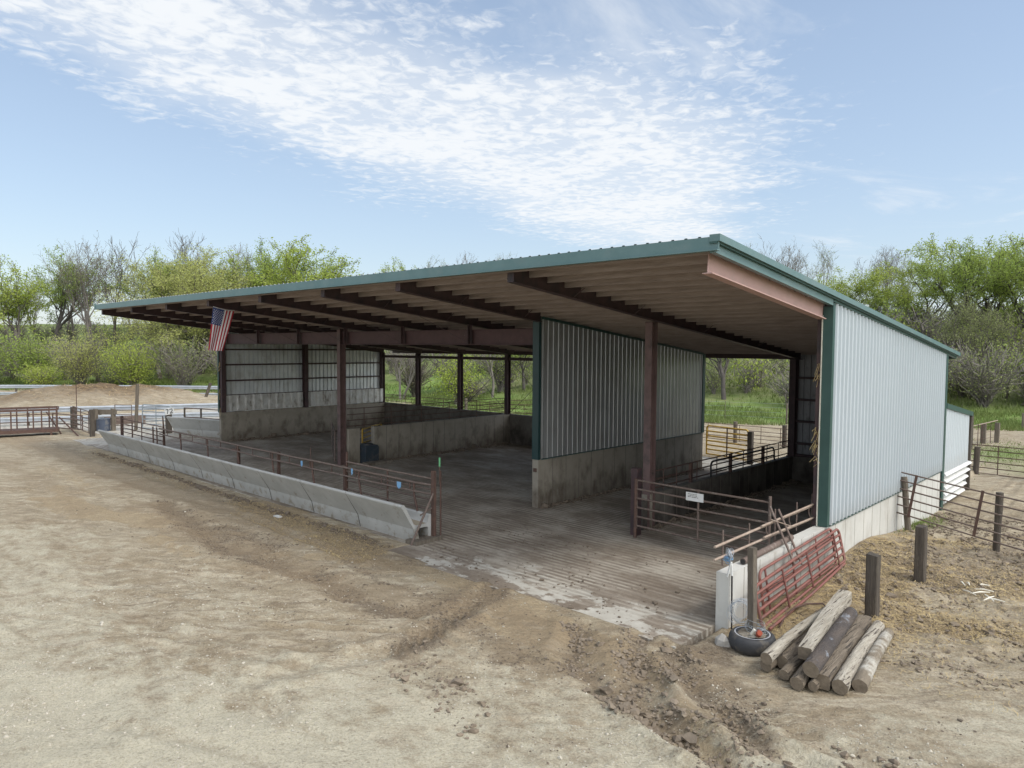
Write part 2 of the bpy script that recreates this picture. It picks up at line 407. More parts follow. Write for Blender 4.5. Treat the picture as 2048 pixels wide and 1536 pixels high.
_rng = np.random.default_rng(5)
_G = [_rng.random((64, 64)) for _ in range(6)]
def vnoise(X, Y, s, k=0):
    x = X/s+100.3*k; y = Y/s+57.7*k
    xi = np.floor(x).astype(int); yi = np.floor(y).astype(int)
    fx = x-xi; fy = y-yi
    fx = fx*fx*(3-2*fx); fy = fy*fy*(3-2*fy)
    g = _G[k % 6]
    a = g[xi % 64, yi % 64]; b = g[(xi+1) % 64, yi % 64]; c = g[xi % 64, (yi+1) % 64]; d = g[(xi+1) % 64, (yi+1) % 64]
    return (a*(1-fx)+b*fx)*(1-fy)+(c*(1-fx)+d*fx)*fy
def fbm(X, Y, s, k=0, o=4):
    r = 0; a = .5; t = 0
    for i in range(o):
        r = r+a*vnoise(X, Y, s, k+i); t += a; a *= .55; s *= .47
    return r/t
RUTS = [  # polyline, half width, depth
    ([(-6.87,8.93),(-6.24,8.01),(-5.22,7.55),(-4.4,7.3),(-3.0,6.9)], .22, .07),
    ([(-5.96,9.27),(-5.30,8.13),(-4.87,7.7),(-3.9,7.2),(-2.2,6.8)], .20, .08),
    ([(-5.49,9.22),(-4.66,8.47),(-4.05,8.14),(-3.3,7.63),(-2.0,7.2)], .20, .09),
    ([(-5.0,9.1),(-4.35,8.75),(-3.7,8.45),(-2.9,8.2),(-1.6,8.0)], .16, .05),
    ([(-9.16,9.32),(-8.85,8.24),(-8.4,7.19),(-8.35,6.3),(-9,4.6)], .22, .05),
    ([(-20.8,7.86),(-17.8,7.5),(-15.7,7.12),(-14.0,7.2),(-12.4,7.4),(-10.8,7.3),(-9.8,7.2),(-8.9,8.0)], .28, .05),
    ([(-27,6.2),(-22,5.4),(-17,4.7),(-12.5,4.3),(-8,4.2)], .25, .035),
    ([(-27,7.4),(-22,6.8),(-17.5,6.1),(-12.5,5.8),(-9,5.6)], .22, .03),
    ([(-30,5.2),(-22,3.9),(-14,3.0),(-9,2.6)], .3, .03),
    ([(-40,8.9),(-30,8.3),(-22,8.6),(-15,8.8)], .25, .03),
]
DARK = [([(-20.8,7.86),(-17.8,7.5),(-15.7,7.12),(-14.0,7.2),(-12.4,7.4),(-10.8,7.3),(-9.8,7.2),(-9.2,8.2),(-9.1,9.2)], .30, .9),
        ([(-9.16,9.32),(-8.85,8.24),(-8.4,7.19),(-8.35,6.4)], .26, 1.0),
        ([(-17.8,7.5),(-16.3,7.9),(-15.0,7.9)], .45, .7),
        ([(-6.87,8.93),(-6.24,8.01),(-5.22,7.55),(-4.6,7.3)], .16, .8), ([(-5.96,9.27),(-5.30,8.13),(-4.87,7.7),(-4.2,7.3)], .16, .8),
        ([(-5.49,9.22),(-4.66,8.47),(-4.05,8.14),(-3.3,7.63)], .18, .8), ([(-5.0,9.1),(-4.35,8.75),(-3.7,8.45)], .18, .7),
        ([(-8.4,6.4),(-7.2,6.2),(-6.6,5.9)], .25, .35), ([(-33,9.6),(-24,9.7),(-18,9.8),(-13,9.6)], .28, .55),
        ([(-46,8.6),(-38,9.0),(-33,9.4)], .5, .45), ([(-8.9,8.3),(-7.9,7.7),(-6.9,7.4)], .3, .6),
        ([(-5.3,9.2),(-4.9,9.6),(-5.0,10.0)], .3, .9),
        ([(-12.6,8.3),(-11,8.15),(-9.8,8.35)], .10, .6), ([(-12.4,9.3),(-11.5,9.35)], .2, .5),
        ([(-3.8,16.5),(-1.5,19.5),(1,23)], 1.6, .7), ([(-4.2,14.2),(-2.2,16.0),(1,17.5)], .5, .5), ([(-5.2,22),(-3,26),(1,30)], 1.2, .5)]
TAN = [([(-20.8,5.74),(-20.3,6.4),(-19.2,6.86)], .28, 1.0), ([(-14.6,7.5),(-13.9,7.75)], .22, .9), ([(-13.2,8.2),(-12.0,8.85),(-11.0,9.15),(-9.7,9.25)], .34, 1.0),
       ([(-8.2,8.1),(-7.5,8.2),(-6.9,8.2)], .18, .9), ([(-7.9,8.9),(-7.1,8.7)], .15, .7), ([(-6.3,8.75),(-5.65,8.35)], .34, 1.0), ([(-5.6,8.9),(-4.9,8.2)], .16, .8), ([(-8.3,8.9),(-7.2,8.75),(-6.2,8.6)], .34, 1.0), ([(-7.9,8.2),(-6.9,7.9)], .22, .8), ([(-24,5.9),(-20.5,6.2),(-18.6,7.0)], .4, 1.0), ([(-17.5,6.3),(-15.5,6.5)], .3, .6), ([(-4.4,7.6),(-3.6,7.2)], .2, .7),
       ([(-26,6.4),(-22.5,6.0)], .3, .6), ([(-31,7.4),(-24,7.0)], .35, .5), ([(-10,6.6),(-8.8,6.2)], .3, .35),
       ([(-44,8.0),(-36,8.2)], .5, .5), ([(-18.5,4.9),(-16.2,4.6)],.2,.4)]
STRAW = [([(-19.0,9.75),(-15.2,9.35),(-12.6,9.05)], .55, .9), ([(-34,9.7),(-24,9.5),(-19,9.6)], .35, .45), ([(-4.5,11.6),(-4.35,13.0),(-4.3,15.2),(-4.9,17.2)], .75, 1.0),
         ([(-3.9,11.9),(-3.4,13.4),(-2.4,13.4),(-1.2,13.8)], .6, .8), ([(-3.2,16),(-2.0,17),(-0.5,17.5)], .9, .8), ([(-4.4,19),(-2.5,22),(-2,25)], .7, .6), ([(-5.1,10.6),(-5.25,11.6)], .2, .6)]
PALE = [([(-13,1.5),(-9,2.2),(-6,4.0),(-4,5.5)], 1.9, 1.0), ([(-11,3.5),(-8,4.6),(-6,6.4),(-4.4,7.0)], 1.0, .75), ([(-2.4,8.3),(-1.0,10.0),(0,11)], .5, .8),
        ([(-20,4.5),(-15,3.6),(-12,3.2)], .8, .7), ([(-3.2,7.0),(-1.0,8.6)], .45, .8), ([(-28,9.0),(-21,9.0)], .35, .35), ([(-13.5,5.6),(-10.5,5.8)], .7, .45),
        ([(-17,3.0),(-12,2.0)], 1.5, .8)]
_ra = random.Random(19); ARCS = []
for _k in range(46):
    _x = _ra.uniform(-30, -3); _y = _ra.uniform(2.2, 9.2); _a = _ra.choice((.25, .1, .4, .55, .02, .65))+_ra.uniform(-.1, .1); _c = _ra.uniform(-.09, .09); _L = _ra.uniform(2.5, 8)
    _p = [(_x, _y)]
    for _i in range(8):
        _x += cos(_a)*_L/8; _y += sin(_a)*_L/8; _a += _c*_L/8; _p.append((_x, _y))
    if max(q[1] for q in _p) < 9.3: ARCS.append((_p, _ra.uniform(.045, .13), _ra.uniform(.012, .035)))
def strokes(X, Y, S, k, warp=.5):
    wx = (fbm(X, Y, 1.1, k, 4)-.5)*warp*2; wy = (fbm(X, Y, 1.1, k+2, 4)-.5)*warp*2
    n = fbm(X, Y, .35, k+1, 4)
    r = np.zeros(X.shape)
    for pts, w, a in S:
        d = seg_d(X+wx, Y+wy, pts)
        r = np.maximum(r, a*np.clip(1.35-d/w*.75+(n-.5)*1.6, 0, 1))
    return np.clip(r, 0, 1)
BROWN = [([(-46,8.4),(-36,8.6),(-28,8.6),(-20,8.7),(-14,8.9),(-12,9.0)], .75, .8), ([(-21,7.6),(-17,7.4),(-14,7.3),(-11,7.5),(-9,8.0)], .65, .8), ([(-9.2,8.7),(-8.2,8.4),(-7,8.4),(-5.6,8.6)], .75, .95),
         ([(-8.6,7.4),(-7.2,7.4),(-5.5,7.7),(-4.2,8.0)], .45, .7), ([(-33,6.6),(-26,6.2),(-21,6.0)], .6, .6), ([(-24,4.8),(-18,4.7),(-14,5.2)], .45, .5), ([(-9.5,6.1),(-7.2,6.2)], .35, .5), ([(-4.6,9.0),(-3.2,8.7),(-1.6,8.8)], .35, .6), ([(-5.0,9.6),(-4.2,9.1)], .3, .8), ([(-14,3.0),(-11.5,3.2)], .4, .35)]
def lines(*segs):
    out = [segs[0][0]]
    for a, b, st in segs:
        n = max(1, int(round(abs(b-a)/st)))
        out += list(np.linspace(a, b, n+1)[1:])
    return np.array(out)
SLABS = [(-38.2, -5.3, 10.15, 24.5), (-12.75, -5.32, 9.4, 10.2)]
def ground_z(X, Y):
    z = (fbm(X, Y, 2.5, 0, 4)-.5)*.09+(fbm(X, Y, .5, 3, 3)-.5)*.035
    near = np.clip((12-Y)/3, 0, 1)*np.clip((X+22)/6, .0, 1)
    z = z+near*((fbm(X*1.0, Y*2.2, .45, 5, 3)-.5)*.05*np.clip(fbm(X, Y, 1.6, 2, 3)*4-1.6, 0, 1))
    for pts, w, dep in RUTS:
        wx = (fbm(X, Y, .8, 1, 3)-.5)*.22
        d = seg_d(X+wx, Y+wx, pts)
        z = z-dep*.85*np.exp(-(d/w)**2)+dep*.75*(.3+1.2*fbm(X, Y, .25, 4, 3))*np.exp(-((d-w*1.7)/(w*.7))**2)
    for pts, w, dep in ARCS:
        d = seg_d(X, Y, pts)
        z = z-dep*np.exp(-(d/w)**2)+dep*.8*np.exp(-((d-w*1.6)/(w*.6))**2)
    rz = np.clip((X+7.6)/1.0, 0, 1)*np.clip((9.4-Y)/.6, 0, 1)*np.clip((Y-6.0)/1.5, 0, 1)
    z = z+rz*((fbm(X, Y, .30, 1, 4)-.5)*.07)
    # tractor tread lugs in the fresh track
    d = seg_d(X, Y, [(-9.16,9.32),(-8.85,8.24),(-8.4,7.19),(-8.35,6.4)])
    z = z+.028*np.exp(-(d/.2)**4)*np.sign(np.sin(2*pi*(Y*1.0+np.abs(X+8.8)*.9)/.21))
    # trampled yard right of the barn
    yard = np.clip((X+5.2)/.6, 0, 1)*np.clip((Y-11.2)/1.5, 0, 1)*np.clip((34-Y)/6, 0, 1)
    z = z+yard*((fbm(X, Y, .38, 4, 4)-.5)*.26+(fbm(X, Y, .16, 2, 2)-.5)*.08)
    z = z+.17*np.exp(-((X+4.9)/1.0)**2-((Y-17.2)/1.7)**2)
    z = z-.30*np.clip((Y-18)/5, 0, 1)*np.clip(1-(np.abs(X+3)-2.5)/4, 0, 1)*np.clip((34-Y)/7, 0, 1)*(X > -5.6)
    # straw-and-manure heap left of the barn
    hx = (X+60.5); hy = (Y-19.0)
    z = z+1.15*np.exp(-(np.hypot(hx/6.6, hy/6.0))**4)+.55*np.exp(-((X+66)/5)**2-((Y-14.5)/4.0)**2)+.5*np.exp(-((X+55)/3.5)**2-((Y-25.5)/3.5)**2)
    z = z+np.exp(-(hx/8)**2-(hy/7)**2)*(fbm(X, Y, 1.0, 5, 4)-.5)*1.0
    z = z+hill(X, Y)+np.clip(foot_dist(X, Y)/10, 0, 1)*(fbm(X, Y, 9, 2, 4)-.5)*1.4
    # dug out under the concrete
    ins = np.zeros(X.shape, bool)
    for a, b, c, d in SLABS+[(-12.75, -5.32, 9.4, 10.8)]:
        ins |= (X > a+.12) & (X < b-.02) & (Y > c+.10) & (Y < d-.1)
    ins |= (X > -50.8) & (X < -38) & (Y > 12.0) & (Y < 24.8)
    ins |= (X > -50.8) & (X < -44.2) & (Y > 6.2) & (Y < 12.2)
    ins |= (X > -40) & (X < -5.4) & (Y > 24.3) & (Y < 27.3)
    return np.where(ins, -.35, z)
gx = lines((-900,-300,60),(-300,-120,12),(-120,-52,1.6),(-52,-30,.5),(-30,-16,.2),(-16,-10,.085),(-10,-1,.05),(-1,3,.12),(3,12,1),(12,60,6),(60,400,40))
gy = lines((-200,-30,20),(-30,-2,3),(-2,1.2,.4),(1.2,10.4,.05),(10.4,17,.085),(17,28,.3),(28,60,1.0),(60,130,3),(130,300,14),(300,1200,75))
GX, GY = np.meshgrid(gx, gy, indexing='ij')
GZ = ground_z(GX, GY)
nx, ny = GX.shape
verts = np.stack([GX.ravel(), GY.ravel(), GZ.ravel()], 1)
ii, jj = np.meshgrid(np.arange(nx-1), np.arange(ny-1), indexing='ij')
a = (ii*ny+jj).ravel()
faces = np.stack([a, a+ny, a+ny+1, a+1], 1)
def np_mesh(name, verts, faces, mats, smooth=True, midx=None):
    me = bpy.data.meshes.new(name)
    nv, nf, k = len(verts), len(faces), faces.shape[1]
    me.vertices.add(nv); me.vertices.foreach_set('co', np.asarray(verts, np.float32).ravel())
    me.loops.add(nf*k); me.loops.foreach_set('vertex_index', np.asarray(faces, np.int32).ravel())
    me.polygons.add(nf)
    me.polygons.foreach_set('loop_start', np.arange(0, nf*k, k, dtype=np.int32))
    me.polygons.foreach_set('use_smooth', np.full(nf, smooth))
    if not isinstance(mats, (list, tuple)): mats = [mats]
    for m in mats: me.materials.append(m)
    if midx is not None: me.polygons.foreach_set('material_index', np.asarray(midx, np.int32))
    me.update(calc_edges=True)
    return me
def add_attr(me, name, arr):
    at = me.attributes.new(name, 'FLOAT_COLOR', 'POINT')
    c = np.ones((len(me.vertices), 4), np.float32); c[:, :arr.shape[1]] = arr
    at.data.foreach_set('color', c.ravel())

# ground material: weights for tan silt, dark mud, straw and pale gravel come with the mesh
def ground_material():
    m = bpy.data.materials.new('yard_dirt'); m.use_nodes = True
    nt = m.node_tree; nt.nodes.clear(); L = nt.links.new
    out = _n(nt, 'ShaderNodeOutputMaterial'); bs = _n(nt, 'ShaderNodeBsdfPrincipled'); L(bs.outputs[0], out.inputs[0])
    g = _n(nt, 'ShaderNodeNewGeometry'); pos = g.outputs['Position']
    def noise(scale, det=6, ro=.6, st=None, rot=0, dist=0):
        v = pos
        if st:
            if rot:
                m0 = _n(nt, 'ShaderNodeMapping'); L(pos, m0.inputs[0]); m0.inputs['Rotation'].default_value = (0, 0, rot); v = m0.outputs[0]
            mp = _n(nt, 'ShaderNodeMapping'); L(v, mp.inputs[0]); mp.inputs['Scale'].default_value = st; v = mp.outputs[0]
        n = _n(nt, 'ShaderNodeTexNoise'); L(v, n.inputs['Vector']); n.inputs['Scale'].default_value = scale
        n.inputs['Detail'].default_value = det; n.inputs['Roughness'].default_value = ro; n.inputs['Distortion'].default_value = dist
        return n.outputs['Fac']
    def mr(v, a, b, c=0, d=1):
        r = _n(nt, 'ShaderNodeMapRange'); L(v, r.inputs[0]); r.inputs[1].default_value = a; r.inputs[2].default_value = b; r.inputs[3].default_value = c; r.inputs[4].default_value = d
        return r.outputs[0]
    def mix(f, a, b, op='MIX'):
        x = _n(nt, 'ShaderNodeMixRGB', blend_type=op)
        for i, v in enumerate((f, a, b)):
            if isinstance(v, tuple): x.inputs[i].default_value = (*v, 1)
            elif isinstance(v, (int, float)): x.inputs[i].default_value = v
            else: L(v, x.inputs[i])
        return x.outputs[0]
    def mth(op, a, b=0., clamp=False):
        x = _n(nt, 'ShaderNodeMath', operation=op, use_clamp=clamp)
        for i, v in enumerate((a, b)):
            if isinstance(v, (int, float)): x.inputs[i].default_value = v
            else: L(v, x.inputs[i])
        return x.outputs[0]
    at = _n(nt, 'ShaderNodeAttribute', attribute_name='soil'); sp = _n(nt, 'ShaderNodeSeparateColor'); L(at.outputs['Color'], sp.inputs[0])
    tan, dark, straw = sp.outputs[0], sp.outputs[1], sp.outputs[2]
    at2 = _n(nt, 'ShaderNodeAttribute', attribute_name='cover'); sp2 = _n(nt, 'ShaderNodeSeparateColor'); L(at2.outputs['Color'], sp2.inputs[0])
    pale, grass, heap = sp2.outputs[0], sp2.outputs[1], sp2.outputs[2]
    big = noise(.55, 8, .62); med = noise(3.2, 8, .7, (1, 1.7, 1), -.7); fine = noise(26, 6, .75); streak = noise(1.3, 9, .66, (1.0, 3.4, 1), -.62, .5)
    base = mix(mr(big, .38, .62), (.295, .237, .155), (.385, .328, .232))
    base = mix(mr(streak, .47, .60, 0, .75), base, (.50, .435, .325))
    base = mix(mr(noise(1.7, 9, .68, (1.0, 3.6, 1), -.95, .8), .53, .66, 0, .8), base, (.215, .168, .115))
    base = mix(mr(med, .52, .66, 0, .6), base, (.20, .155, .105))
    pw = mr(mth('ADD', pale, mth('MULTIPLY', mth('SUBTRACT', noise(2.3, 10, .72, (1, 1.7, 1), .1), .5), 1.9)), .28, .80)
    base = mix(mth('MULTIPLY', pw, .88), base, mix(mr(fine, .35, .7), (.475, .43, .315), (.61, .57, .445)))
    tw_ = mr(mth('ADD', tan, mth('MULTIPLY', mth('SUBTRACT', noise(4, 8, .7, (1, 2.2, 1), .2), .5), 1.3)), .40, .60)
    base = mix(mth('MULTIPLY', tw_, .85), base, mix(mr(med, .4, .6), (.39, .305, .19), (.325, .255, .16)))
    sw = mr(mth('ADD', straw, mth('MULTIPLY', mth('SUBTRACT', noise(9, 9, .78), .5), 2.0)), .40, .60)
    sw = mth('MULTIPLY', sw, mr(straw, .05, .3))
    base = mix(mth('MULTIPLY', sw, .75), base, mix(mr(fine, .35, .65), (.19, .135, .08), (.38, .29, .16)))
    dw = mr(mth('ADD', dark, mth('MULTIPLY', mth('SUBTRACT', noise(5, 9, .75, (1, 1.5, 1), .5), .5), 1.7)), .30, .85)
    dw = mth('MULTIPLY', dw, mr(dark, .03, .25))
    base = mix(mth('MULTIPLY', dw, .80), base, mix(mr(fine, .35, .65), (.115, .085, .058), (.205, .16, .112)))
    base = mix(mth('MULTIPLY', mr(fine, .56, .72, 0, .6), mr(noise(1.7, 6, .6, (1,1,1), 1.1), .42, .58)), base, (.13, .10, .07))
    crumb = noise(38, 5, .75); lump = noise(11, 7, .72, (1, 1.8, 1), .2)
    base = mix(mr(crumb, .50, .60, 0, .42), base, mix(.62, base, (.06, .045, .03)))
    base = mix(mr(crumb, .42, .32, 0, .5), base, (.60, .55, .44))
    base = mix(mr(lump, .55, .63, 0, .5), base, mix(.5, base, (.09, .068, .045)))
    base = mix(mr(lump, .42, .34, 0, .4), base, (.55, .50, .40))
    trk = at2.outputs['Alpha']
    tk = mr(mth('ADD', trk, mth('MULTIPLY', mth('SUBTRACT', noise(6, 8, .72, (1, 1.4, 1), .3), .5), 1.2)), .35, .75)
    base = mix(mth('MULTIPLY', mth('MULTIPLY', tk, mr(trk, .05, .3)), .58), base, mix(mr(fine, .35, .65), (.19, .143, .092), (.29, .222, .142)))
    sc = noise(1.9, 4, .55, (.8, 4.0, 1), -.8, .6)
    ln = mth('MULTIPLY', mr(mth('ABSOLUTE', mth('SUBTRACT', sc, .5)), .0, .016, 1, 0), mr(noise(.6, 5, .6, (1, 1, 1), .5), .48, .62))
    base = mix(mth('MULTIPLY', ln, .55), base, (.13, .10, .068))
    base = mix(mth('MULTIPLY', mth('MULTIPLY', mr(mth('ABSOLUTE', mth('SUBTRACT', sc, .53)), .0, .012, 1, 0), mr(noise(.6, 5, .6, (1, 1, 1), .5), .48, .62)), .5), base, (.60, .56, .44))
    # sparkle of small stones
    vo = _n(nt, 'ShaderNodeTexVoronoi'); L(pos, vo.inputs['Vector']); vo.inputs['Scale'].default_value = 17
    st = mth('MULTIPLY', mr(vo.outputs['Distance'], .10, .17, 1, 0), mr(noise(7, 3), .52, .66))
    base = mix(mth('MULTIPLY', st, .75), base, (.60, .57, .50))
    vo2 = _n(nt, 'ShaderNodeTexVoronoi'); L(pos, vo2.inputs['Vector']); vo2.inputs['Scale'].default_value = 9
    st2 = mth('MULTIPLY', mr(vo2.outputs['Distance'], .10, .22, 1, 0), mr(noise(4, 3, .6, (1,1,1), .4), .55, .68))
    base = mix(mth('MULTIPLY', st2, .6), base, (.10, .075, .055))
    base = mix(heap, base, mix(mr(noise(2.4, 9, .75), .40, .60), (.235, .16, .085), (.085, .058, .037)))
    gw = mth('ADD', grass, mth('MULTIPLY', mth('SUBTRACT', noise(.8, 8, .7), .5), .9), True)
    gw = mth('MULTIPLY', gw, mr(grass, .02, .3))
    gcol = mix(mr(noise(.35, 8, .65), .35, .65), (.115, .20, .04), (.19, .27, .07))
    gcol = mix(mr(noise(.9, 8, .7, (1,1,1), .7), .50, .72, 0, .8), gcol, (.19, .17, .09))
    gcol = mix(mth('MULTIPLY', at.outputs['Alpha'], .85), gcol, mix(mr(noise(.5, 9, .72), .40, .60), (.085, .105, .038), (.20, .20, .10)))
    base = mix(gw, base, gcol)
    L(base, bs.inputs['Base Color']); bs.inputs['Roughness'].default_value = .93; bs.inputs['Specular IOR Level'].default_value = .25
    h = mth('ADD', mth('MULTIPLY', fine, .35), mth('MULTIPLY', med, .8)); h = mth('ADD', h, mth('MULTIPLY', noise(9, 8, .7), .5))
    h = mth('ADD', h, mth('MULTIPLY', st, .3))
    bp = _n(nt, 'ShaderNodeBump'); L(h, bp.inputs['Height']); bp.inputs['Strength'].default_value = 1.0; bp.inputs['Distance'].default_value = .075
    L(bp.outputs[0], bs.inputs['Normal'])
    return m
gm = ground_material()
me = np_mesh('ground', verts, faces, gm)
X, Y = GX.ravel(), GY.ravel()
FD = foot_dist(X, Y)
heapw = np.clip(1.5*np.exp(-((X+60.5)/6.0)**2-((Y-19)/5.6)**2)-.35+(fbm(X, Y, 1.5, 3)-.5)*.7, 0, 1)
heapw = np.maximum(heapw, np.clip(1.4*np.exp(-((X+67)/9)**2-((Y-14)/5.5)**2)-.5+(fbm(X, Y, 1.5, 4)-.5), 0, .85))
grassw = np.clip((FD+1.0)/1.5, 0, 1)
grassw = np.maximum(grassw, .85*np.clip(1-seg_d(X, Y, [(-74,10),(-70,22),(-58,31),(-48,35)])/3.5, 0, 1))
grassw = np.maximum(grassw, .8*np.clip(1.2-np.hypot((X+5.5)/1.6, (Y-37.5)/3.5), 0, 1))
grassw = np.maximum(grassw, .45*np.clip(1.2-np.hypot((X+3.5)/2.6, (Y-34)/3.0), 0, 1))
grassw = np.maximum(grassw, .7*np.clip(1.1-np.hypot((X+4.95)/.5, (Y-21.8)/1.5), 0, 1))
grassw = np.maximum(grassw, .8*((Y > 27.5) & (X < -22) & (X > -44))*np.clip((Y-27.5)/1.5, 0, 1))
grassw = np.maximum(grassw, ((X < -90) | (X > 8))*.6)
bankw = np.clip((FD-4)/5, 0, 1)*np.clip((X+52)/6, 0, 1)+.7*np.clip((FD-4)/5, 0, 1)*(X < -56)
add_attr(me, 'soil', np.stack([strokes(X, Y, TAN, 0, .35), strokes(X, Y, DARK, 2, .22), strokes(X, Y, STRAW, 4, .4), bankw], 1))
add_attr(me, 'cover', np.stack([strokes(X, Y, PALE, 1, .6)*np.clip(1.25-fbm(X, Y, 1.5, 3)*.9, 0, 1), grassw, heapw, np.maximum(strokes(X, Y, [(p, w, .5) for p, w, d in ARCS], 3, .12), strokes(X, Y, BROWN, 5, .7))], 1))
ground = bpy.data.objects.new('ground', me); col.objects.link(ground)
ground['kind'] = 'structure'; ground['label'] = 'rutted dirt and gravel farmyard rising to a grassy bank'

# ------------------------------------------------------------------ concrete floor (one sheet, grooved)
def slab_material():
    m = bpy.data.materials.new('grooved_floor_concrete'); m.use_nodes = True
    nt = m.node_tree; nt.nodes.clear(); L = nt.links.new
    out = _n(nt, 'ShaderNodeOutputMaterial'); bs = _n(nt, 'ShaderNodeBsdfPrincipled'); L(bs.outputs[0], out.inputs[0])
    g = _n(nt, 'ShaderNodeNewGeometry'); pos = g.outputs['Position']
    def noise(scale, det=6, ro=.6, st=None, rot=0):
        v = pos
        if st:
            mp = _n(nt, 'ShaderNodeMapping'); L(pos, mp.inputs[0]); mp.inputs['Scale'].default_value = st; mp.inputs['Rotation'].default_value = (0, 0, rot); v = mp.outputs[0]
        n = _n(nt, 'ShaderNodeTexNoise'); L(v, n.inputs['Vector']); n.inputs['Scale'].default_value = scale
        n.inputs['Detail'].default_value = det; n.inputs['Roughness'].default_value = ro
        return n.outputs['Fac']
    def mr(v, a, b, c=0, d=1):
        r = _n(nt, 'ShaderNodeMapRange'); L(v, r.inputs[0]); r.inputs[1].default_value = a; r.inputs[2].default_value = b; r.inputs[3].default_value = c; r.inputs[4].default_value = d
        return r.outputs[0]
    def mix(f, a, b):
        x = _n(nt, 'ShaderNodeMixRGB')
        for i, v in enumerate((f, a, b)):
            if isinstance(v, tuple): x.inputs[i].default_value = (*v, 1)
            elif isinstance(v, (int, float)): x.inputs[i].default_value = v
            else: L(v, x.inputs[i])
        return x.outputs[0]
    def mth(op, a, b=0., clamp=False):
        x = _n(nt, 'ShaderNodeMath', operation=op, use_clamp=clamp)
        for i, v in enumerate((a, b)):
            if isinstance(v, (int, float)): x.inputs[i].default_value = v
            else: L(v, x.inputs[i])
        return x.outputs[0]
    at = _n(nt, 'ShaderNodeAttribute', attribute_name='dirt'); sp = _n(nt, 'ShaderNodeSeparateColor'); L(at.outputs['Color'], sp.inputs[0])
    clean, alley, groove = sp.outputs[0], sp.outputs[1], sp.outputs[2]
    conc = mix(mr(noise(2.5, 8, .65), .35, .65), (.46, .44, .385), (.36, .335, .285))
    muck = mix(mr(noise(1.4, 8, .65, (1, 1.3, 1)), .36, .64), (.165, .133, .10), (.245, .205, .16))
    muck = mix(mr(noise(16, 6, .7), .45, .7, 0, .55), muck, (.115, .09, .07))
    muck = mix(mr(noise(1.1, 8, .6, (.5, 5, 1), .12), .50, .68, 0, .5), muck, (.38, .34, .285))
    # grooves run the length of the building; across it in the open alley
    wa = _n(nt, 'ShaderNodeTexWave', wave_type='BANDS', bands_direction='Y'); L(pos, wa.inputs['Vector']); wa.inputs['Scale'].default_value = 1.95; wa.inputs['Distortion'].default_value = .35; wa.inputs['Detail'].default_value = 1; wa.inputs['Detail Scale'].default_value = .5
    wb = _n(nt, 'ShaderNodeTexWave', wave_type='BANDS', bands_direction='X'); L(pos, wb.inputs['Vector']); wb.inputs['Scale'].default_value = 1.95; wb.inputs['Distortion'].default_value = .35; wb.inputs['Detail'].default_value = 1; wb.inputs['Detail Scale'].default_value = .5
    wv = _n(nt, 'ShaderNodeMixRGB'); L(alley, wv.inputs[0]); L(wa.outputs['Fac'], wv.inputs[1]); L(wb.outputs['Fac'], wv.inputs[2])
    gv = mth('MULTIPLY', mth('MULTIPLY', mr(wv.outputs[0], .42, .72, 1, 0), groove), mr(noise(.7, 9, .7, (1, 1.5, 1), .9), .40, .62, .05, .85))
    cw = mr(mth('ADD', clean, mth('MULTIPLY', mth('SUBTRACT', noise(1.5, 10, .68, (1, 1.5, 1), .3), .5), 2.6)), .66, .80)
    cw = mth('MULTIPLY', cw, mr(clean, .02, .22))
    base = mix(cw, muck, conc)
    ridge = mth('MULTIPLY', mth('SUBTRACT', 1.0, gv), mr(noise(.55, 8, .68, (1, 1.5, 1), .2), .42, .60))
    base = mix(mth('MULTIPLY', mth('MULTIPLY', ridge, groove), .72), base, (.44, .405, .34))
    base = mix(mth('MULTIPLY', gv, .7), base, (.13, .104, .08))
    base = mix(mth('MULTIPLY', mr(noise(5.5, 8, .7), .56, .66), .7), base, (.14, .11, .085))
    L(base, bs.inputs['Base Color']); bs.inputs['Roughness'].default_value = .8; bs.inputs['Specular IOR Level'].default_value = .35
    h = mth('ADD', mth('MULTIPLY', gv, -.8), mth('MULTIPLY', noise(14, 6, .7), .6))
    bp = _n(nt, 'ShaderNodeBump'); L(h, bp.inputs['Height']); bp.inputs['Strength'].default_value = .7; bp.inputs['Distance'].default_value = .02
    L(bp.outputs[0], bs.inputs['Normal'])
    return m
sm_ = slab_material()
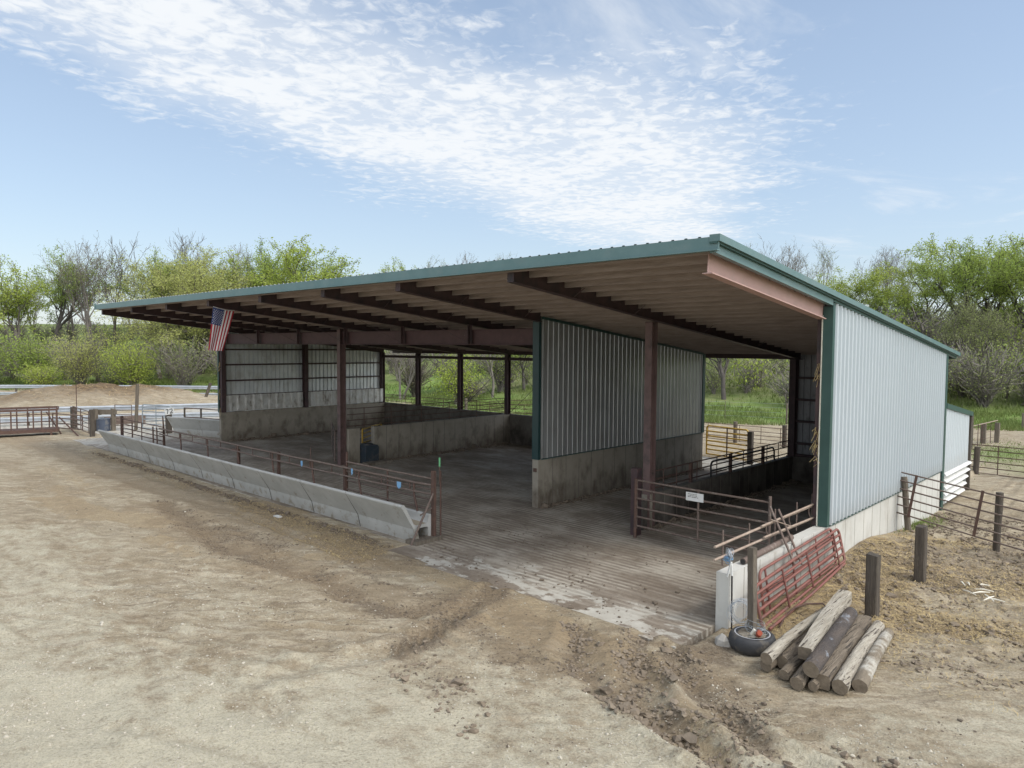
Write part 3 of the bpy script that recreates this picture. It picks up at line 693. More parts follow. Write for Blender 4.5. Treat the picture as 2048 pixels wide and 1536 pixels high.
def slab(name, x0, x1, y0, y1, top, step=.25, label=None, z_=0):
    xs = np.linspace(x0, x1, max(2, int((x1-x0)/step)+1)); ys = np.linspace(y0, y1, max(2, int((y1-y0)/step)+1))
    A, B = np.meshgrid(xs, ys, indexing='ij'); n, k = A.shape
    v = np.stack([A.ravel(), B.ravel(), np.full(A.size, top)], 1)
    i, j = np.meshgrid(np.arange(n-1), np.arange(k-1), indexing='ij'); a = (i*k+j).ravel()
    f = np.stack([a, a+k, a+k+1, a+1], 1)
    # skirt
    ring = [(x0, y0), (x1, y0), (x1, y1), (x0, y1)]
    b = len(v)
    v = np.vstack([v, [(p[0], p[1], top) for p in ring]+[(p[0], p[1], top-.18) for p in ring]])
    f = np.vstack([f, [(b+q, b+4+q, b+4+(q+1) % 4, b+(q+1) % 4) for q in range(4)]])
    me = np_mesh(name, v, f, sm_, smooth=False)
    X, Y = v[:, 0], v[:, 1]
    clean = np.zeros(len(v))
    clean = np.maximum(clean, np.clip((-33.6-X)/2.5, 0, 1)*.95)
    clean = np.maximum(clean, (Y > 24.45)*.95)
    clean = np.maximum(clean, .66*np.clip((11.8-Y)/1.6, 0, 1)*(X > -12.9)*(X < -5.3)*np.clip((X+12.9)/1.5, .25, 1))
    if step < .2 or X.min() < -37:
        clean = np.maximum(clean, strokes(X, Y, [([(-11.6,9.75),(-10.6,9.7)], .16, .95), ([(-9.6,10.6),(-8.3,10.25),(-7.4,10.3)], .28, .9), ([(-8.6,9.75),(-7.4,9.6),(-6.3,9.62)], .22, 1.0), ([(-7.6,10.0),(-6.4,9.95)], .34, 1.0), ([(-9.3,9.55),(-8.6,9.5)], .08, .9)], 1, .25)*.95)
    alley = ((X > -13) & (X < -9.8) & (Y > 14.9)).astype(float)
    gr = ((X > -38.2) & (Y < 24.5)).astype(float)*np.clip((Y-9.95)/.25, .0, 1)
    add_attr(me, 'dirt', np.stack([clean, alley, gr], 1))
    o = bpy.data.objects.new(name, me); col.objects.link(o); o['kind'] = 'structure'
    if label: o['label'] = label
    return o
slab('barn_floor', -38.2, -5.42, 10.15, 24.4, .0, .15, label='manure-stained grooved concrete floor of the barn')
slab('apron', -12.75, -5.42, 9.4, 10.15, .0, .15, label='pale concrete apron in front of the alley')
slab('apron', -51, -38.2, 11.9, 25, -.01, .5, label='pale concrete yard left of the barn')
slab('apron', -51, -44.0, 6.0, 11.9, -.01, .5, label='pale concrete strip behind the hay rack')
slab('apron', -38.2, -5.6, 24.4, 27.2, .0, .4, label='pale concrete strip behind the barn')

# ================================================================== BARN
XL, XR, YF, YB = -32.95, -5.20, 15.0, 24.45
def zr(y): return 6.10-.112*(y-9.93)          # roof deck underside
barn = thing('open_front_barn', 'long open-fronted cattle barn with green trim, pale metal walls and a single-slope roof', 'barn', (-19, 17, 0))
def ribbed(mb, axis, a0, a1, plane, zb, zt, pitch, rh, sgn, mat=0, rw=.05, step=None):
    """ribbed sheet standing in plane x=plane (axis 'y') or y=plane (axis 'x'); zb, zt functions of the running coordinate"""
    prof = []
    a = a0
    while a < a1-1e-6:
        e = min(a+pitch, a1)
        prof += [(a, 0)]
        if e-a > rw*2.2:
            c = (a+e)/2
            prof += [(c-rw*.9, 0), (c-rw*.45, rh), (c+rw*.45, rh), (c+rw*.9, 0)]
        a = e
    prof.append((a1, 0))
    vs = []
    for (t, h) in prof:
        p = plane+sgn*h
        for z in (zb(t), zt(t)):
            vs.append((p, t, z) if axis == 'y' else (t, p, z))
    fs = [(2*i, 2*i+2, 2*i+3, 2*i+1) for i in range(len(prof)-1)]
    mb.add(vs, fs, mat)
# --- roof
mb = MB()
prof = []
x = XL-.05
while x < XR+.1-1e-6:
    e = min(x+.229, XR+.1); prof += [(x, 0)]
    if e-x > .15:
        c = (x+e)/2; prof += [(c-.045, 0), (c-.02, .032), (c+.02, .032), (c+.045, 0)]
    x = e
prof.append((XR+.1, 0))
vs = []
for (t, h) in prof:
    vs += [(t, 9.86, zr(9.86)+.045+h), (t, 25.52, zr(25.52)+.045+h)]
fs = [(2*i, 2*i+2, 2*i+3, 2*i+1) for i in range(len(prof)-1)]
mb.add(vs, fs)
mb.add([(XL-.05, 9.9, zr(9.9)+.03), (XR+.1, 9.9, zr(9.9)+.03), (XR+.1, 25.5, zr(25.5)+.03), (XL-.05, 25.5, zr(25.5)+.03)], [(0, 3, 2, 1)], 1)
roof = mb.build('roof_panel', [M['roof'], M['deck']], barn, label='ribbed metal roof with brown-stained underside')
# purlins (visible close-set rows under the deck)
k = 0
y = 10.02
while y < 25.5:
    b = MB()
    z1 = zr(y)+.022
    b.prism([(y, z1), (y+.045, z1-.005), (y+.045, z1-.02), (y+.012, z1-.017), (y+.012, z1-.155), (y+.045, z1-.16), (y+.045, z1-.172), (y, z1-.17)], 'x', XL+.02, XR-.12)
    b.build('purlin', M['deck'], barn)
    y += .555
# --- rafters
RX = [-32.83, -29.5, -26.15, -22.8, -19.4, -16.1, -13.0, -9.5, -5.36]
for i, rx in enumerate(RX):
    b = MB()
    y0, y1 = 10.06, 24.4
    if i == 6: y1 = 14.96
    D = .33
    last = (i == len(RX)-1)
    if last: D = .44; y1 = 14.84
    ibeam(b, (rx, y0, zr(y0)-D/2-.0), (rx, y1, zr(y1)-D/2-.0), D, .17, mat=0)
    if not last: b.box(rx-.085, rx+.085, y0-.012, y0, zr(y0)-D, zr(y0)-.01)
    r = b.build('rafter', M['primer_lit'] if last else M['steel'], barn, label='pinkish outer rafter at the right end' if last else None)
    if last:
        b = MB(); y0 = 14.98; ibeam(b, (rx, y0, zr(y0)-.16), (rx, 24.4, zr(24.4)-.16), .3, .17); b.build('rafter', M['steel'], barn)
    elif i > 0:
        for yy in (11.9, 14.2, 17.5, 20.8):
            if i == 6 and yy > 14.9: break
            c = MB(); c.beam((rx+.06, yy, zr(yy)-.33), (rx+.34, yy+.03, zr(yy)-.13), .035, .006); c.build('flange_brace', M['steel'], r)
# --- fascias
b = MB()
b.prism([(9.84, zr(9.84)-.13), (9.862, zr(9.84)-.13), (9.862, zr(9.84)+.048), (9.93, zr(9.84)+.05), (9.93, zr(9.84)+.056), (9.84, zr(9.84)+.056)], 'x', XL-.08, XR+.12)
b.prism([(9.80, zr(9.84)-.155), (9.90, zr(9.84)-.155), (9.90, zr(9.84)-.135), (9.80, zr(9.84)-.135)], 'x', XL-.08, XR+.12)
b.build('front_fascia', M['green_pale'], barn)
b = MB()
def slopebar(mb, x0, x1, ya, yb, ztop, zbot, mat=0):
    vs = []
    for yy in (ya, yb):
        vs += [(x0, yy, zr(yy)+zbot), (x1, yy, zr(yy)+zbot), (x1, yy, zr(yy)+ztop), (x0, yy, zr(yy)+ztop)]
    mb.add(vs, [(0, 1, 2, 3), (4, 7, 6, 5), (0, 4, 5, 1), (1, 5, 6, 2), (2, 6, 7, 3), (3, 7, 4, 0)], mat)
slopebar(b, XR-.02, XR+.15, 9.82, 25.6, .085, -.02)
slopebar(b, XR-.02, XR+.11, 9.82, 25.6, -.022, -.05, 1)
b.build('rake_trim', [M['green_pale'], M['green']], barn)
b = MB()
slopebar(b, XR-.03, XR+.06, 9.86, 14.80, -.052, -.175)
b.build('rake_fascia', M['green_pale'], barn)
b = MB(); slopebar(b, XR+.0, XR+.065, 14.83, 25.5, -.052, -.10)
b.build('rake_fascia', M['green'], barn, label='narrow dark strip under the rake over the right wall')
b = MB(); slopebar(b, XL-.12, XL-.0, 9.82, 25.6, .085, -.14); b.build('rake_trim', M['green_pale'], barn)
b = MB(); b.box(XL, XR+.05, 25.52, 25.55, zr(25.5)-.12, zr(25.5)+.07); b.build('rear_fascia', M['green'], barn)
# --- right wall
b = MB()
b.box(XR-.22, XR, 10.66, 24.45, -.5, .88)
b.build('concrete_wall', M['conc_clean'], barn, label='low pale concrete wall running forward along the right side')
b = MB()
for yy in np.arange(11.2, 24.3, .61):
    b.box(XR-.002, XR+.0025, yy, yy+.012, -.4, .878)
b.build('form_line', M['conc'], barn)
b = MB(); ribbed(b, 'y', 14.98, 24.36, XR+.012, lambda t: .90, lambda t: zr(t)-.05, .2285, .045, 1, rw=.034)
sheet_r = b.build('wall_sheet', M['sheet'], barn, label='pale ribbed outer sheeting of the right wall')
b = MB(); b.box(XR-.03, XR+.035, 15.04, 24.36, .872, .892); b.build('base_trim', M['green'], barn)
b = MB()
b.box(XR-.15, XR+.02, 14.86, 14.885, .89, zr(14.87)-.18)
b.box(XR+.02, XR+.045, 14.86, 14.98, .89, zr(14.98)-.10)
b.build('corner_trim', M['green'], barn, label='dark green front corner trim of the right wall')
b = MB(); b.box(XR-.17, XR-.152, 14.84, 14.92, .89, zr(14.87)-.35); b.build('trim_edge', M['bone'], barn)
b = MB(); b.box(XR+.03, XR+.062, 24.30, 24.50, -.3, zr(24.4)-.06); b.box(XR-.1, XR+.03, 24.47, 24.50, .9, zr(24.4)-.06); b.build('corner_trim', M['green'], barn, label='dark green rear corner trim of the right wall')
for zz in (1.31, 2.06, 2.80, 3.54, 4.2):
    ymax = 24.3
    b = MB(); b.box(XR-.19, XR-.012, 15.0, ymax, zz-.03, zz+.03); b.build('girt', M['steel'], barn)
b = MB(); b.box(XR-.28, XR-.04, 14.92, 15.02, .88, zr(15)-.15); b.build('corner_post', M['steel'], barn)
# straw caught on the corner
b = MB(); rr = random.Random(4)
for zc, n in ((4.05, 16), (2.75, 30), (2.35, 14)):
    for _ in range(n):
        p = Vector((XR-.17-rr.random()*.09, 14.87+rr.random()*.06, zc+rr.uniform(-.2, .2)))
        b.tube([p, p+Vector((rr.uniform(-.1, .06), rr.uniform(-.05, .05), rr.uniform(-.22, -.05)))], .006, 3, cap=False)
tag(b.build('straw_wad', M['straw'], None, (XR-.32, 14.95, 2.5)), 'dry straw strands hanging from the green corner trim of the right wall', 'straw')
# --- rear bay wall (right)
b = MB(); b.box(-9.72, XR-.22, 24.25, 24.45, -.9, .86); b.build('concrete_wall', M['conc_dark'], barn, label='dark stained concrete wall across the back of the right pen')
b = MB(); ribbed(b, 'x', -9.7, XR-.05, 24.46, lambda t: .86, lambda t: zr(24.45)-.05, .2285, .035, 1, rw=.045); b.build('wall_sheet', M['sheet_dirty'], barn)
for zz in (.91, 1.31, 2.06, 2.80, 3.54):
    b = MB(); b.box(-9.6, XR-.05, 24.27, 24.44, zz-.035, zz+.035); b.build('girt', M['steel'], barn)
# --- left wall
b = MB(); b.box(XL, XL+.2, YF-.02, YB, -.4, 1.37); b.build('concrete_wall', M['conc'], barn, label='stained concrete base of the left end wall')
b = MB(); ribbed(b, 'y', YF, YB, XL-.02, lambda t: 1.37, lambda t: zr(t)-.05, .2285, .05, -1, rw=.040); b.build('wall_sheet', M['sheet_in'], barn, label='ribbed left end wall seen from inside')
for zz in (2.15, 2.85, 3.60, 4.32):
    b = MB(); b.box(XL, XL+.15, YF+.1, 24.3, zz-.035, zz+.035); b.build('girt', M['steel'], barn)
b = MB(); ribbed(b, 'y', YF+.25, 19.28, XL+.16, lambda t: 1.42, lambda t: 2.16, .40, .09, 1, rw=.105); ribbed(b, 'y', 19.55, 24.3, XL+.16, lambda t: 1.42, lambda t: 2.16, .40, .09, 1, rw=.105)
b.build('lining_sheet', M['lining'], barn, label='dirty wide-corrugated lining at the foot of the left end wall')
b = MB(); ibeam(b, (XL+.16, 19.42, 1.37), (XL+.16, 19.42, zr(19.4)-.05), .25, .2, up=(1, 0, 0)); b.build('wall_post', M['steel'], barn)
b = MB(); b.box(XL-.06, XL+.0, YF-.03, YF+.12, 1.36, zr(YF)-.1); b.box(XL-.06, XL+.06, YF-.05, YF-.03, 1.36, zr(YF)-.1); b.build('corner_trim', M['green'], barn, label='green corner trim of the left end wall')
b = MB(); b.box(XL+.05, XL+.28, YF+.0, YF+.2, 1.37, zr(YF)-.1); b.build('corner_post', M['steel'], barn)
b = MB()
for _ in range(26):
    p = Vector((XL+.12+rr.random()*.08, YF-.04, rr.choice((1.5, 2.35, 3.55))+rr.uniform(-.2, .2)))
    b.tube([p, p+Vector((rr.uniform(-.08, .08), rr.uniform(-.08, .02), rr.uniform(-.25, -.05)))], .008, 3, cap=False)
tag(b.build('straw_wad', M['straw'], None, (XL+.1, YF-.1, 2)), 'straw tufts caught on the front corner of the left end wall', 'straw')
# --- middle partition
XM = -13.05
b = MB(); b.box(XM-.22, XM, 14.98, 24.35, -.3, 1.37); b.build('concrete_wall', M['conc'], barn, label='water-stained concrete base of the tall middle partition')
b = MB()
for yy in np.arange(15.6, 24.2, .61): b.box(XM-.004, XM+.003, yy, yy+.014, .02, 1.36)
b.build('form_line', M['conc_dark'], barn)
ztop = lambda t: zr(t)-.175
b = MB(); ribbed(b, 'y', 15.03, 24.22, XM-.01, lambda t: 1.385, ztop, .2285, .022, 1, rw=.020)
b.build('wall_sheet', M['sheet_part'], barn, label='tall ribbed metal sheeting of the middle partition')
b = MB(); ribbed(b, 'y', 15.03, 24.22, XM-.21, lambda t: 1.385, ztop, .2285, .022, -1, rw=.020); b.build('wall_sheet', M['sheet_in'], barn)
b = MB(); b.box(XM-.20, XM+.0, 14.95, 14.972, 1.37, zr(15)-.16); b.box(XM+.0, XM+.016, 14.95, 15.05, 1.37, zr(15)-.16); b.box(XM-.216, XM-.20, 14.95, 15.05, 1.37, zr(15)-.16)
b.build('corner_trim', M['green_dark'], barn, label='dark green end trim of the middle partition')
b = MB(); b.box(XM-.0, XM+.05, 24.2, 24.34, 1.37, zr(24.3)-.18); b.box(XM-.25, XM+.05, 24.34, 24.36, 1.37, zr(24.3)-.18); b.build('corner_trim', M['green'], barn)
b = MB(); b.box(XM-.02, XM+.04, 15.1, 24.2, 1.362, 1.383); b.build('base_trim', M['green'], barn)
b = MB()
vs = []
for yy in (15.1, 24.2): vs += [(XM-.02, yy, ztop(yy)-.05), (XM+.05, yy, ztop(yy)-.05), (XM+.05, yy, ztop(yy)+.02), (XM-.02, yy, ztop(yy)+.02)]
b.add(vs, [(0, 1, 2, 3), (4, 7, 6, 5), (0, 4, 5, 1), (1, 5, 6, 2), (2, 6, 7, 3), (3, 7, 4, 0)]); b.build('top_trim', M['green'], barn)
b = MB(); b.box(XM-.16, XM-.06, 14.945, 14.979, 1.02, 1.12); b.build('outlet_box', M['rust_dark'], barn)
# --- columns
def column(x, y, z0, z1, m, d=.26, w=.2, lab=None):
    b = MB(); ibeam(b, (x, y, z0), (x, y, z1), d, w, .012, .018, up=(0, 1, 0))
    b.box(x-w/2-.03, x+w/2+.03, y-d/2-.03, y+d/2+.03, z0-.001, z0+.02)
    b.box(x-w/2, x+w/2, y-d/2, y+d/2, z1-.02, z1)
    return b.build('column', m, barn, label=lab)
column(-9.68, 15.35, 0, zr(15.35)-.33, M['column'], lab='dusty red front column between the alley and the right pen')
column(-23.25, 15.3, 0, zr(15.3)-.33, M['column'], lab='dusty red front column of the left bays')
for cx in (-32.85, -29.7, -26.4, -23.12): column(cx, 24.3, 1.37, zr(24.3)-.3, M['steel'], .22, .2)
for cx in (-19.9, -16.5): column(cx, 24.3, 1.37, zr(24.3)-.3, M['steel'], .22, .2)
column(-9.66, 24.28, .86, zr(24.3)-.3, M['steel'], .24, .22)
# --- girder carried by the columns
b = MB(); ibeam(b, (XL+.2, 15.3, 4.81), (XM-.25, 15.3, 4.81), .47, .16, .012, .016); girder = b.build('girder', M['steel_spk'], barn, label='speckled dark red girder over the left bays')
for gx_ in (-29.5, -26.15, -22.8, -19.4, -16.1):
    b = MB(); b.box(gx_-.09, gx_+.09, 15.21, 15.222, 4.59, zr(15.2)-.33); b.box(gx_-.012, gx_+.012, 15.12, 15.21, 4.59, zr(15.2)-.33); b.build('stiffener', M['steel'], girder)
    b = MB(); b.beam((gx_-1.0, 13.9, zr(13.9)-.16), (gx_, 15.18, 4.62), .045, .012); b.build('diagonal_brace', M['steel'], girder)
# --- rear header and bracing
b = MB(); b.box(XL+.1, XM-.2, 24.24, 24.30, 3.90, 4.035); b.box(XL+.1, XM-.2, 24.3, 24.36, 4.02, 4.035); b.build('header_beam', M['steel'], barn)
b = MB(); slopeless = zr(24.9); b.box(XL+.1, XR-.1, 25.0, 25.06, zr(25)-.26, zr(25)-.05); b.build('eave_strut', M['steel'], barn)
for a, c in ((-26.3, -23.2), (-23.0, -20.0)):
    for z0, z1 in ((3.85, 1.45), (1.45, 3.85)):
        b = MB(); b.tube([(a, 24.36, z0), (c, 24.36, z1)], .011, 5); b.build('bracing_rod', M['black'], barn)
# --- rear concrete wall of the left bays and divider
b = MB(); b.box(XL+.2, XM-.22, 24.35, 24.55, -.3, 1.37); b.build('concrete_wall', M['conc_dark'], barn, label='dark concrete wall along the rear of the left bays')
b = MB(); b.box(-23.22, -23.0, 16.62, 24.35, -.3, 1.37); b.build('concrete_wall', M['conc'], barn, label='stained concrete divider running back from the waterer gap')
b = MB(); b.box(-23.22, -23.0, 15.46, 15.95, -.3, 1.37); b.build('concrete_wall', M['conc'], barn, label='short concrete stub behind the left front column')
b = MB()
for yy in np.arange(17.2, 24.2, .61): b.box(-23.0, -22.997, yy, yy+.014, .02, 1.36)
b.build('form_line', M['conc_dark'], barn)
# --- right pen wall
b = MB(); b.box(-9.82, -9.62, 15.50, 24.25, -.5, .85); b.box(-9.82, -9.62, 14.98, 15.2, -.3, .70); b.build('concrete_wall', M['conc_dark'], barn, label='grimy concrete side wall of the right pen')
b = MB(); b.box(-9.80, -9.64, 15.2, 15.5, -.3, .845); b.build('wall_end', M['conc'], barn)
b = MB()
for yy in np.arange(16.0, 24.2, .61): b.box(-9.62, -9.6175, yy, yy+.012, -.2, .84)
b.build('form_line', M['conc'], barn)
# --- lean-to at the back right
b = MB()
vs = [(XR, 24.5, .80), (XR, 27.86, .80), (XR, 27.86, 2.36), (XR, 24.5, 2.80)]
zt = lambda t: 2.80-.1305*(t-24.5)
ribbed(b, 'y', 24.52, 27.86, XR+.012, lambda t: .80, zt, .2285, .026, 1, rw=.05)
lean = b.build('lean_to', M['sheet'], barn, label='small ribbed lean-to behind the right wall')
b = MB()
vs = []
for yy in (24.5, 28.2): vs += [(XR-.03, yy, zt(yy)-.03), (XR+.08, yy, zt(yy)-.03), (XR+.08, yy, zt(yy)+.12), (XR-.03, yy, zt(yy)+.12)]
b.add(vs, [(0, 1, 2, 3), (4, 7, 6, 5), (0, 4, 5, 1), (1, 5, 6, 2), (2, 6, 7, 3), (3, 7, 4, 0)]); b.build('rake_trim', M['green'], lean)
b = MB()
vs = []
for yy in (24.5, 28.2): vs += [(-9.3, yy, zt(yy)+.02), (XR-.03, yy, zt(yy)+.02), (XR-.03, yy, zt(yy)+.06), (-9.3, yy, zt(yy)+.06)]
b.add(vs, [(0, 1, 2, 3), (4, 7, 6, 5), (0, 4, 5, 1), (1, 5, 6, 2), (2, 6, 7, 3), (3, 7, 4, 0)]); b.build('roof_panel', M['roof'], lean)
b = MB(); ribbed(b, 'x', -9.3, XR, 27.86, lambda t: 0, lambda t: 2.36, .2285, .026, 1); ribbed(b, 'y', 24.5, 27.86, -9.3, lambda t: 0, zt, .2285, .026, -1); b.build('wall_sheet', M['sheet'], lean)
b = MB()
for k in range(5):
    z0 = .80-.20*k
    b.prism([(XR+.0, z0-.01), (XR+.09, z0-.02), (XR+.13, z0-.075), (XR+.03, z0-.12), (XR+.0, z0-.20), (XR-.03, z0-.20), (XR-.03, z0-.01)], 'y', 24.5, 28.02-.22*k)
b.build('guard_corrugation', M['white'], lean, label='wide white horizontal corrugations at the foot of the lean-to')
b = MB(); b.box(XR-.10, XR+.05, 28.1, 28.25, -.3, 2.32); b.build('end_post', M['wood_dark'], lean)

# ================================================================== feed bunk, rails
BP = [(10.33,-.12),(10.33,.02),(10.26,.32),(9.90,.885),(9.90,.915),(9.93,.93),(9.97,.93),(10.0,.91),(10.20,.55),(10.25,.45),(10.31,.41),(10.62,.41),(10.66,.44),(10.68,.50),(10.69,.59),(10.71,.61),(10.75,.61),(10.77,.59),(10.77,-.12),(10.69,-.12),(10.69,.29),(10.64,.33),(10.42,.33),(10.38,.28),(10.41,.04),(10.41,-.12)]
BX = [-33.25,-30.95,-28.65,-26.35,-24.0,-21.7,-19.35,-17.05,-14.9,-12.68]
BL = ['far left end section of the grey concrete feed bunk', 'second feed bunk section from the left end', 'third feed bunk section from the left end', 'fourth feed bunk section from the left, before the barn floor shows behind it',
      'middle feed bunk section of the long grey row', 'feed bunk section just right of the middle of the row', 'third feed bunk section from the near end', 'feed bunk section two before the near open end', 'near end section of the feed bunk with its open trough end']
for i in range(9):
    t = thing('feed_bunk', BL[i], 'feed bunk', (BX[i], 10.3, 0), 'precast concrete feed bunk sections in a row')
    b = MB(); b.prism(BP, 'x', BX[i]+.011, BX[i+1]-.011)
    b.build('trough', M['bunk'], t)
    b = MB(); b.box(BX[i]+.02, BX[i+1]-.02, 10.31, 10.62, .411, .417)
    b.build('trough_bottom', M['bunk_in'], t)
    if i < 8:
        b = MB(); b.prism([(10.325,-.1),(10.325,.02),(10.255,.32),(9.906,.88),(9.935,.922),(9.97,.922),(10.2,.55),(10.31,.40),(10.62,.40),(10.66,.2),(10.66,-.1)], 'x', BX[i+1]-.0105, BX[i+1]+.0105); b.build('joint_shade', M['black'], t)  # dark filler added in the gap, stands in for the shade between sections
def hang(b, x, y, zt, r=.016, m=0):
    b.tube([(x, y, zt), (x+.01, y, zt-.34), (x+.10, y-.03, zt-.48), (x+.24, y-.08, zt-.70), (x+.27, y-.09, zt-.80)], r*1.35, 6, m)
fr = thing('feed_rail', 'long low rusty pipe feed rail standing over the grey concrete bunk', 'feed rail', (-22, 10.8, 0))
RYB = 10.8
for zz, r in ((1.26, .029), (1.04, .024)):
    b = MB(); pts = []
    rr = random.Random(int(zz*100))
    for x in np.arange(-29.0, -12.6, 1.12): pts.append((x, RYB, zz+rr.uniform(-.012, .012)))
    pts.append((-12.68, RYB, zz+.02)); b.tube(pts, r, 7); b.build('rail', M['rust'], fr)
for x in np.arange(-31.5+2.25, -13.2, 2.27):
    b = MB(); hang(b, x, RYB, 1.28, .02); b.build('bent_hanger', M['rust_dark'], fr)
for x in np.arange(-28.2, -13.5, 1.13):
    b = MB(); b.tube([(x, RYB, 1.27), (x, RYB-.005, 1.03)], .013, 6); b.build('spacer', M['rust_dark'], fr)
for x in (-22.5, -16.35, -19.9):
    b = MB(); b.box(x-.04, x+.04, RYB+.02, RYB+.1, .0, 1.3 if x > -20 else 1.12); b.build('post', M['rust_dark'], fr)
    if x == -22.5:
        b = MB(); b.beam((x-.32, RYB, 1.08), (x, RYB+.05, 1.08), .03, .05); b.build('bracket', M['rust_dark'], fr)
b = MB(); b.tube([(-18.0, RYB+.01, 1.0), (-18.0, RYB+.01, 1.62)], .012, 6); b.build('spike', M['rust_dark'], fr)
for x, z0, c in ((-18.42, 1.02, .05), (-15.9, 1.1, .04), (-13.9, 1.02, .085)):
    b = MB(); b.prism([(x-c, z0+.18), (x+c, z0+.18), (x+c*.9, z0+.06), (x, z0), (x-c*.9, z0+.06)], 'y', RYB-.034, RYB-.028)
    tag(b.build('ear_tag', M['bluetag'], None, (x, RYB-.03, z0)), {-18.42: 'small pale blue tag wired to the feed rail near the middle of the bunk', -15.9: 'small blue tag at the tall post where the near gate panel starts', -13.9: 'large blue tag hanging from the rail near the open bunk end'}[x], 'tag', 'blue tags hung on the feed rail')
b = MB(); b.box(-12.70, -12.60, RYB-.03, RYB+.05, 0, 1.62); b.build('post', M['rust_dark'], fr, label='tall end post by the open trough')
b = MB(); b.tube([(-12.60, 10.76, 1.10), (-12.62, 10.12, .0)], .026, 6); b.build('brace', M['rust'], fr)
b = MB(); b.tube([(-12.66, 10.76, .75), (-12.70, 10.45, .62)], .018, 6); b.build('brace', M['rust'], fr)

def panel(name, label, cat, A, B, zs, r, ups, m, m2=None, top=None, group=None, lean=(0, 0), upr=None, overs=(0, 0), zb=None):
    """pipe panel from A to B (x,y,ground z); zs rail heights; ups fractions of the uprights; lean = shift of the top"""
    A = Vector(A); B = Vector(B)
    t = thing(name, label, cat, tuple((A+B)/2), group)
    H = max(zs)
    d = (B-A).normalized()
    def P(s, z, o=0): 
        q = A.lerp(B, s); return (q.x+lean[0]*z/H, q.y+lean[1]*z/H, q.z+z)
    for z in zs:
        b = MB(); a, c = Vector(P(0, z))-d*overs[0], Vector(P(1, z))+d*overs[1]
        mid = (a+c)/2+Vector((0, 0, -.008))
        b.tube([a, mid, c], r, 7); b.build('rail', m, t)
    for s in ups:
        b = MB(); z0 = min(zs)-.03 if zb is None else zb; z1 = H+(top or .02)
        b.tube([P(s, z0), P(s, z1)], upr or r*1.05, 6); b.build('upright', m2 or m, t)
    return t
panel('pipe_gate', 'rusty taller pipe gate panel standing over the near end of the feed bunk', 'gate', (-16.34, 10.9, 0), (-12.72, 10.9, 0), (.66, .90, 1.14, 1.40), .024, (0, .5, 1), M['rust'], M['rust_dark'], zb=.60)
b = MB(); b.tube([(-16.37, 10.93, 0.0), (-16.37, 10.93, 1.66)], .03, 7)
tag(b.build('pipe_post', M['rust_dark'], None, (-16.37, 10.93, 0)), 'thin rusty post at the left end of the near gate panel', 'post')
panel('pipe_gate', 'dark five-rail pipe gate panel over the far left end of the feed bunk', 'gate', (-33.2, 10.85, 0), (-28.75, 10.85, 0), (.60, .78, .95, 1.12, 1.33), .02, (0, .5, 1), M['rust_dark'], zb=.5)
b = MB(); b.box(-33.6, -33.5, 10.9, 11.0, 0, 1.42); tag(b.build('pipe_post', M['rust_dark'], None, (-33.55, 10.95, 0)), 'dark steel post at the far left end of the feed bunk', 'post')
b = MB(); b.tube([(-28.75, 10.9, 0), (-28.8, 10.9, 1.2), (-28.9, 10.9, 1.75)], [.045, .04, .02], 7); tag(b.build('pipe_post', M['rust_dark'], None, (-28.75, 10.9, 0)), 'dark pointed post where the far left gate panel meets the feed rail', 'post')
for x in (-31.9, -29.64):
    b = MB(); hang(b, x, 10.8, 1.28, .022); tag(b.build('bent_hanger', M['rust_dark'], None, (x, 10.8, .8)), 'bent rusty bar over the far left bunk, ' + ('left one in the gate panel' if x < -31 else 'right one in the gate panel'), 'bar')
b = MB(); b.tube([(-12.62, 11.0, 0), (-12.62, 11.0, 1.60)], .022, 7); b.tube([(-12.60, 10.95, 1.3), (-12.60, 10.95, 1.72)], .012, 6)
mk = b.build('marker_rod', M['rust_dark'], None, (-12.62, 11.0, 0)); tag(mk, 'thin rod with a green tip at the near end of the bunk rail', 'rod')
b = MB(); b.beam((-12.60, 10.95, 1.70), (-12.60, 10.95, 1.92), .045, .012); b.build('green_tip', M['greentag'], mk)
b = MB(); b.box(-12.86, -12.48, 10.15, 10.95, -.1, .09)
rb = random.Random(3)
tag(b.build('timber_block', M['wood_grey'], None, (-12.7, 10.5, 0)), 'flat weathered timber on the ground under the open bunk end', 'timber')
# red box steel beside the alley column
b = MB(); b.box(-9.60, -9.42, 14.42, 14.62, .0, 1.62); tag(b.build('steel_post', M['steel'], None, (-9.5, 14.5, 0)), 'dark red box post in front of the alley column, holding the pen gate', 'post')
# pen gate
pg = panel('pipe_gate', 'rusty six-rail pipe gate across the front of the right pen, low sign hung on it', 'gate', (-9.35, 14.30, 0), (-6.13, 14.30, -.04), (.29, .51, .73, .95, 1.17, 1.38), .024, (0, .5), M['rust'], M['rust'], zb=.22)
b = MB(); b.tube([(-9.37, 14.28, 0), (-9.37, 14.28, 1.42)], .04, 7); tag(b.build('pipe_post', M['rust_dark'], None, (-9.37, 14.28, 0)), 'rusty hinge post at the left end of the pen gate', 'post')
b = MB(); b.tube([(-6.13, 14.30, 0), (-6.11, 14.30, 1.47)], .034, 7); tag(b.build('pipe_post', M['rust'], None, (-6.13, 14.30, 0)), 'rusty latch post at the right end of the pen gate', 'post')
s = MB(); s.box(-8.03, -7.60, 14.265, 14.272, 1.11, 1.30)
sg = s.build('gate_sign', M['white'], None, (-7.8, 14.27, 1.2)); tag(sg, 'scuffed white sign plate wired between the top rails of the pen gate', 'sign')
b = MB(); rs = random.Random(8)
for k in range(3):
    x = -7.98
    while x < -7.76:
        w = rs.uniform(.012, .035); b.box(x, x+w, 14.262, 14.2645, 1.255-.032*k, 1.268-.032*k+rs.uniform(-.004, .004)); x += w+.012
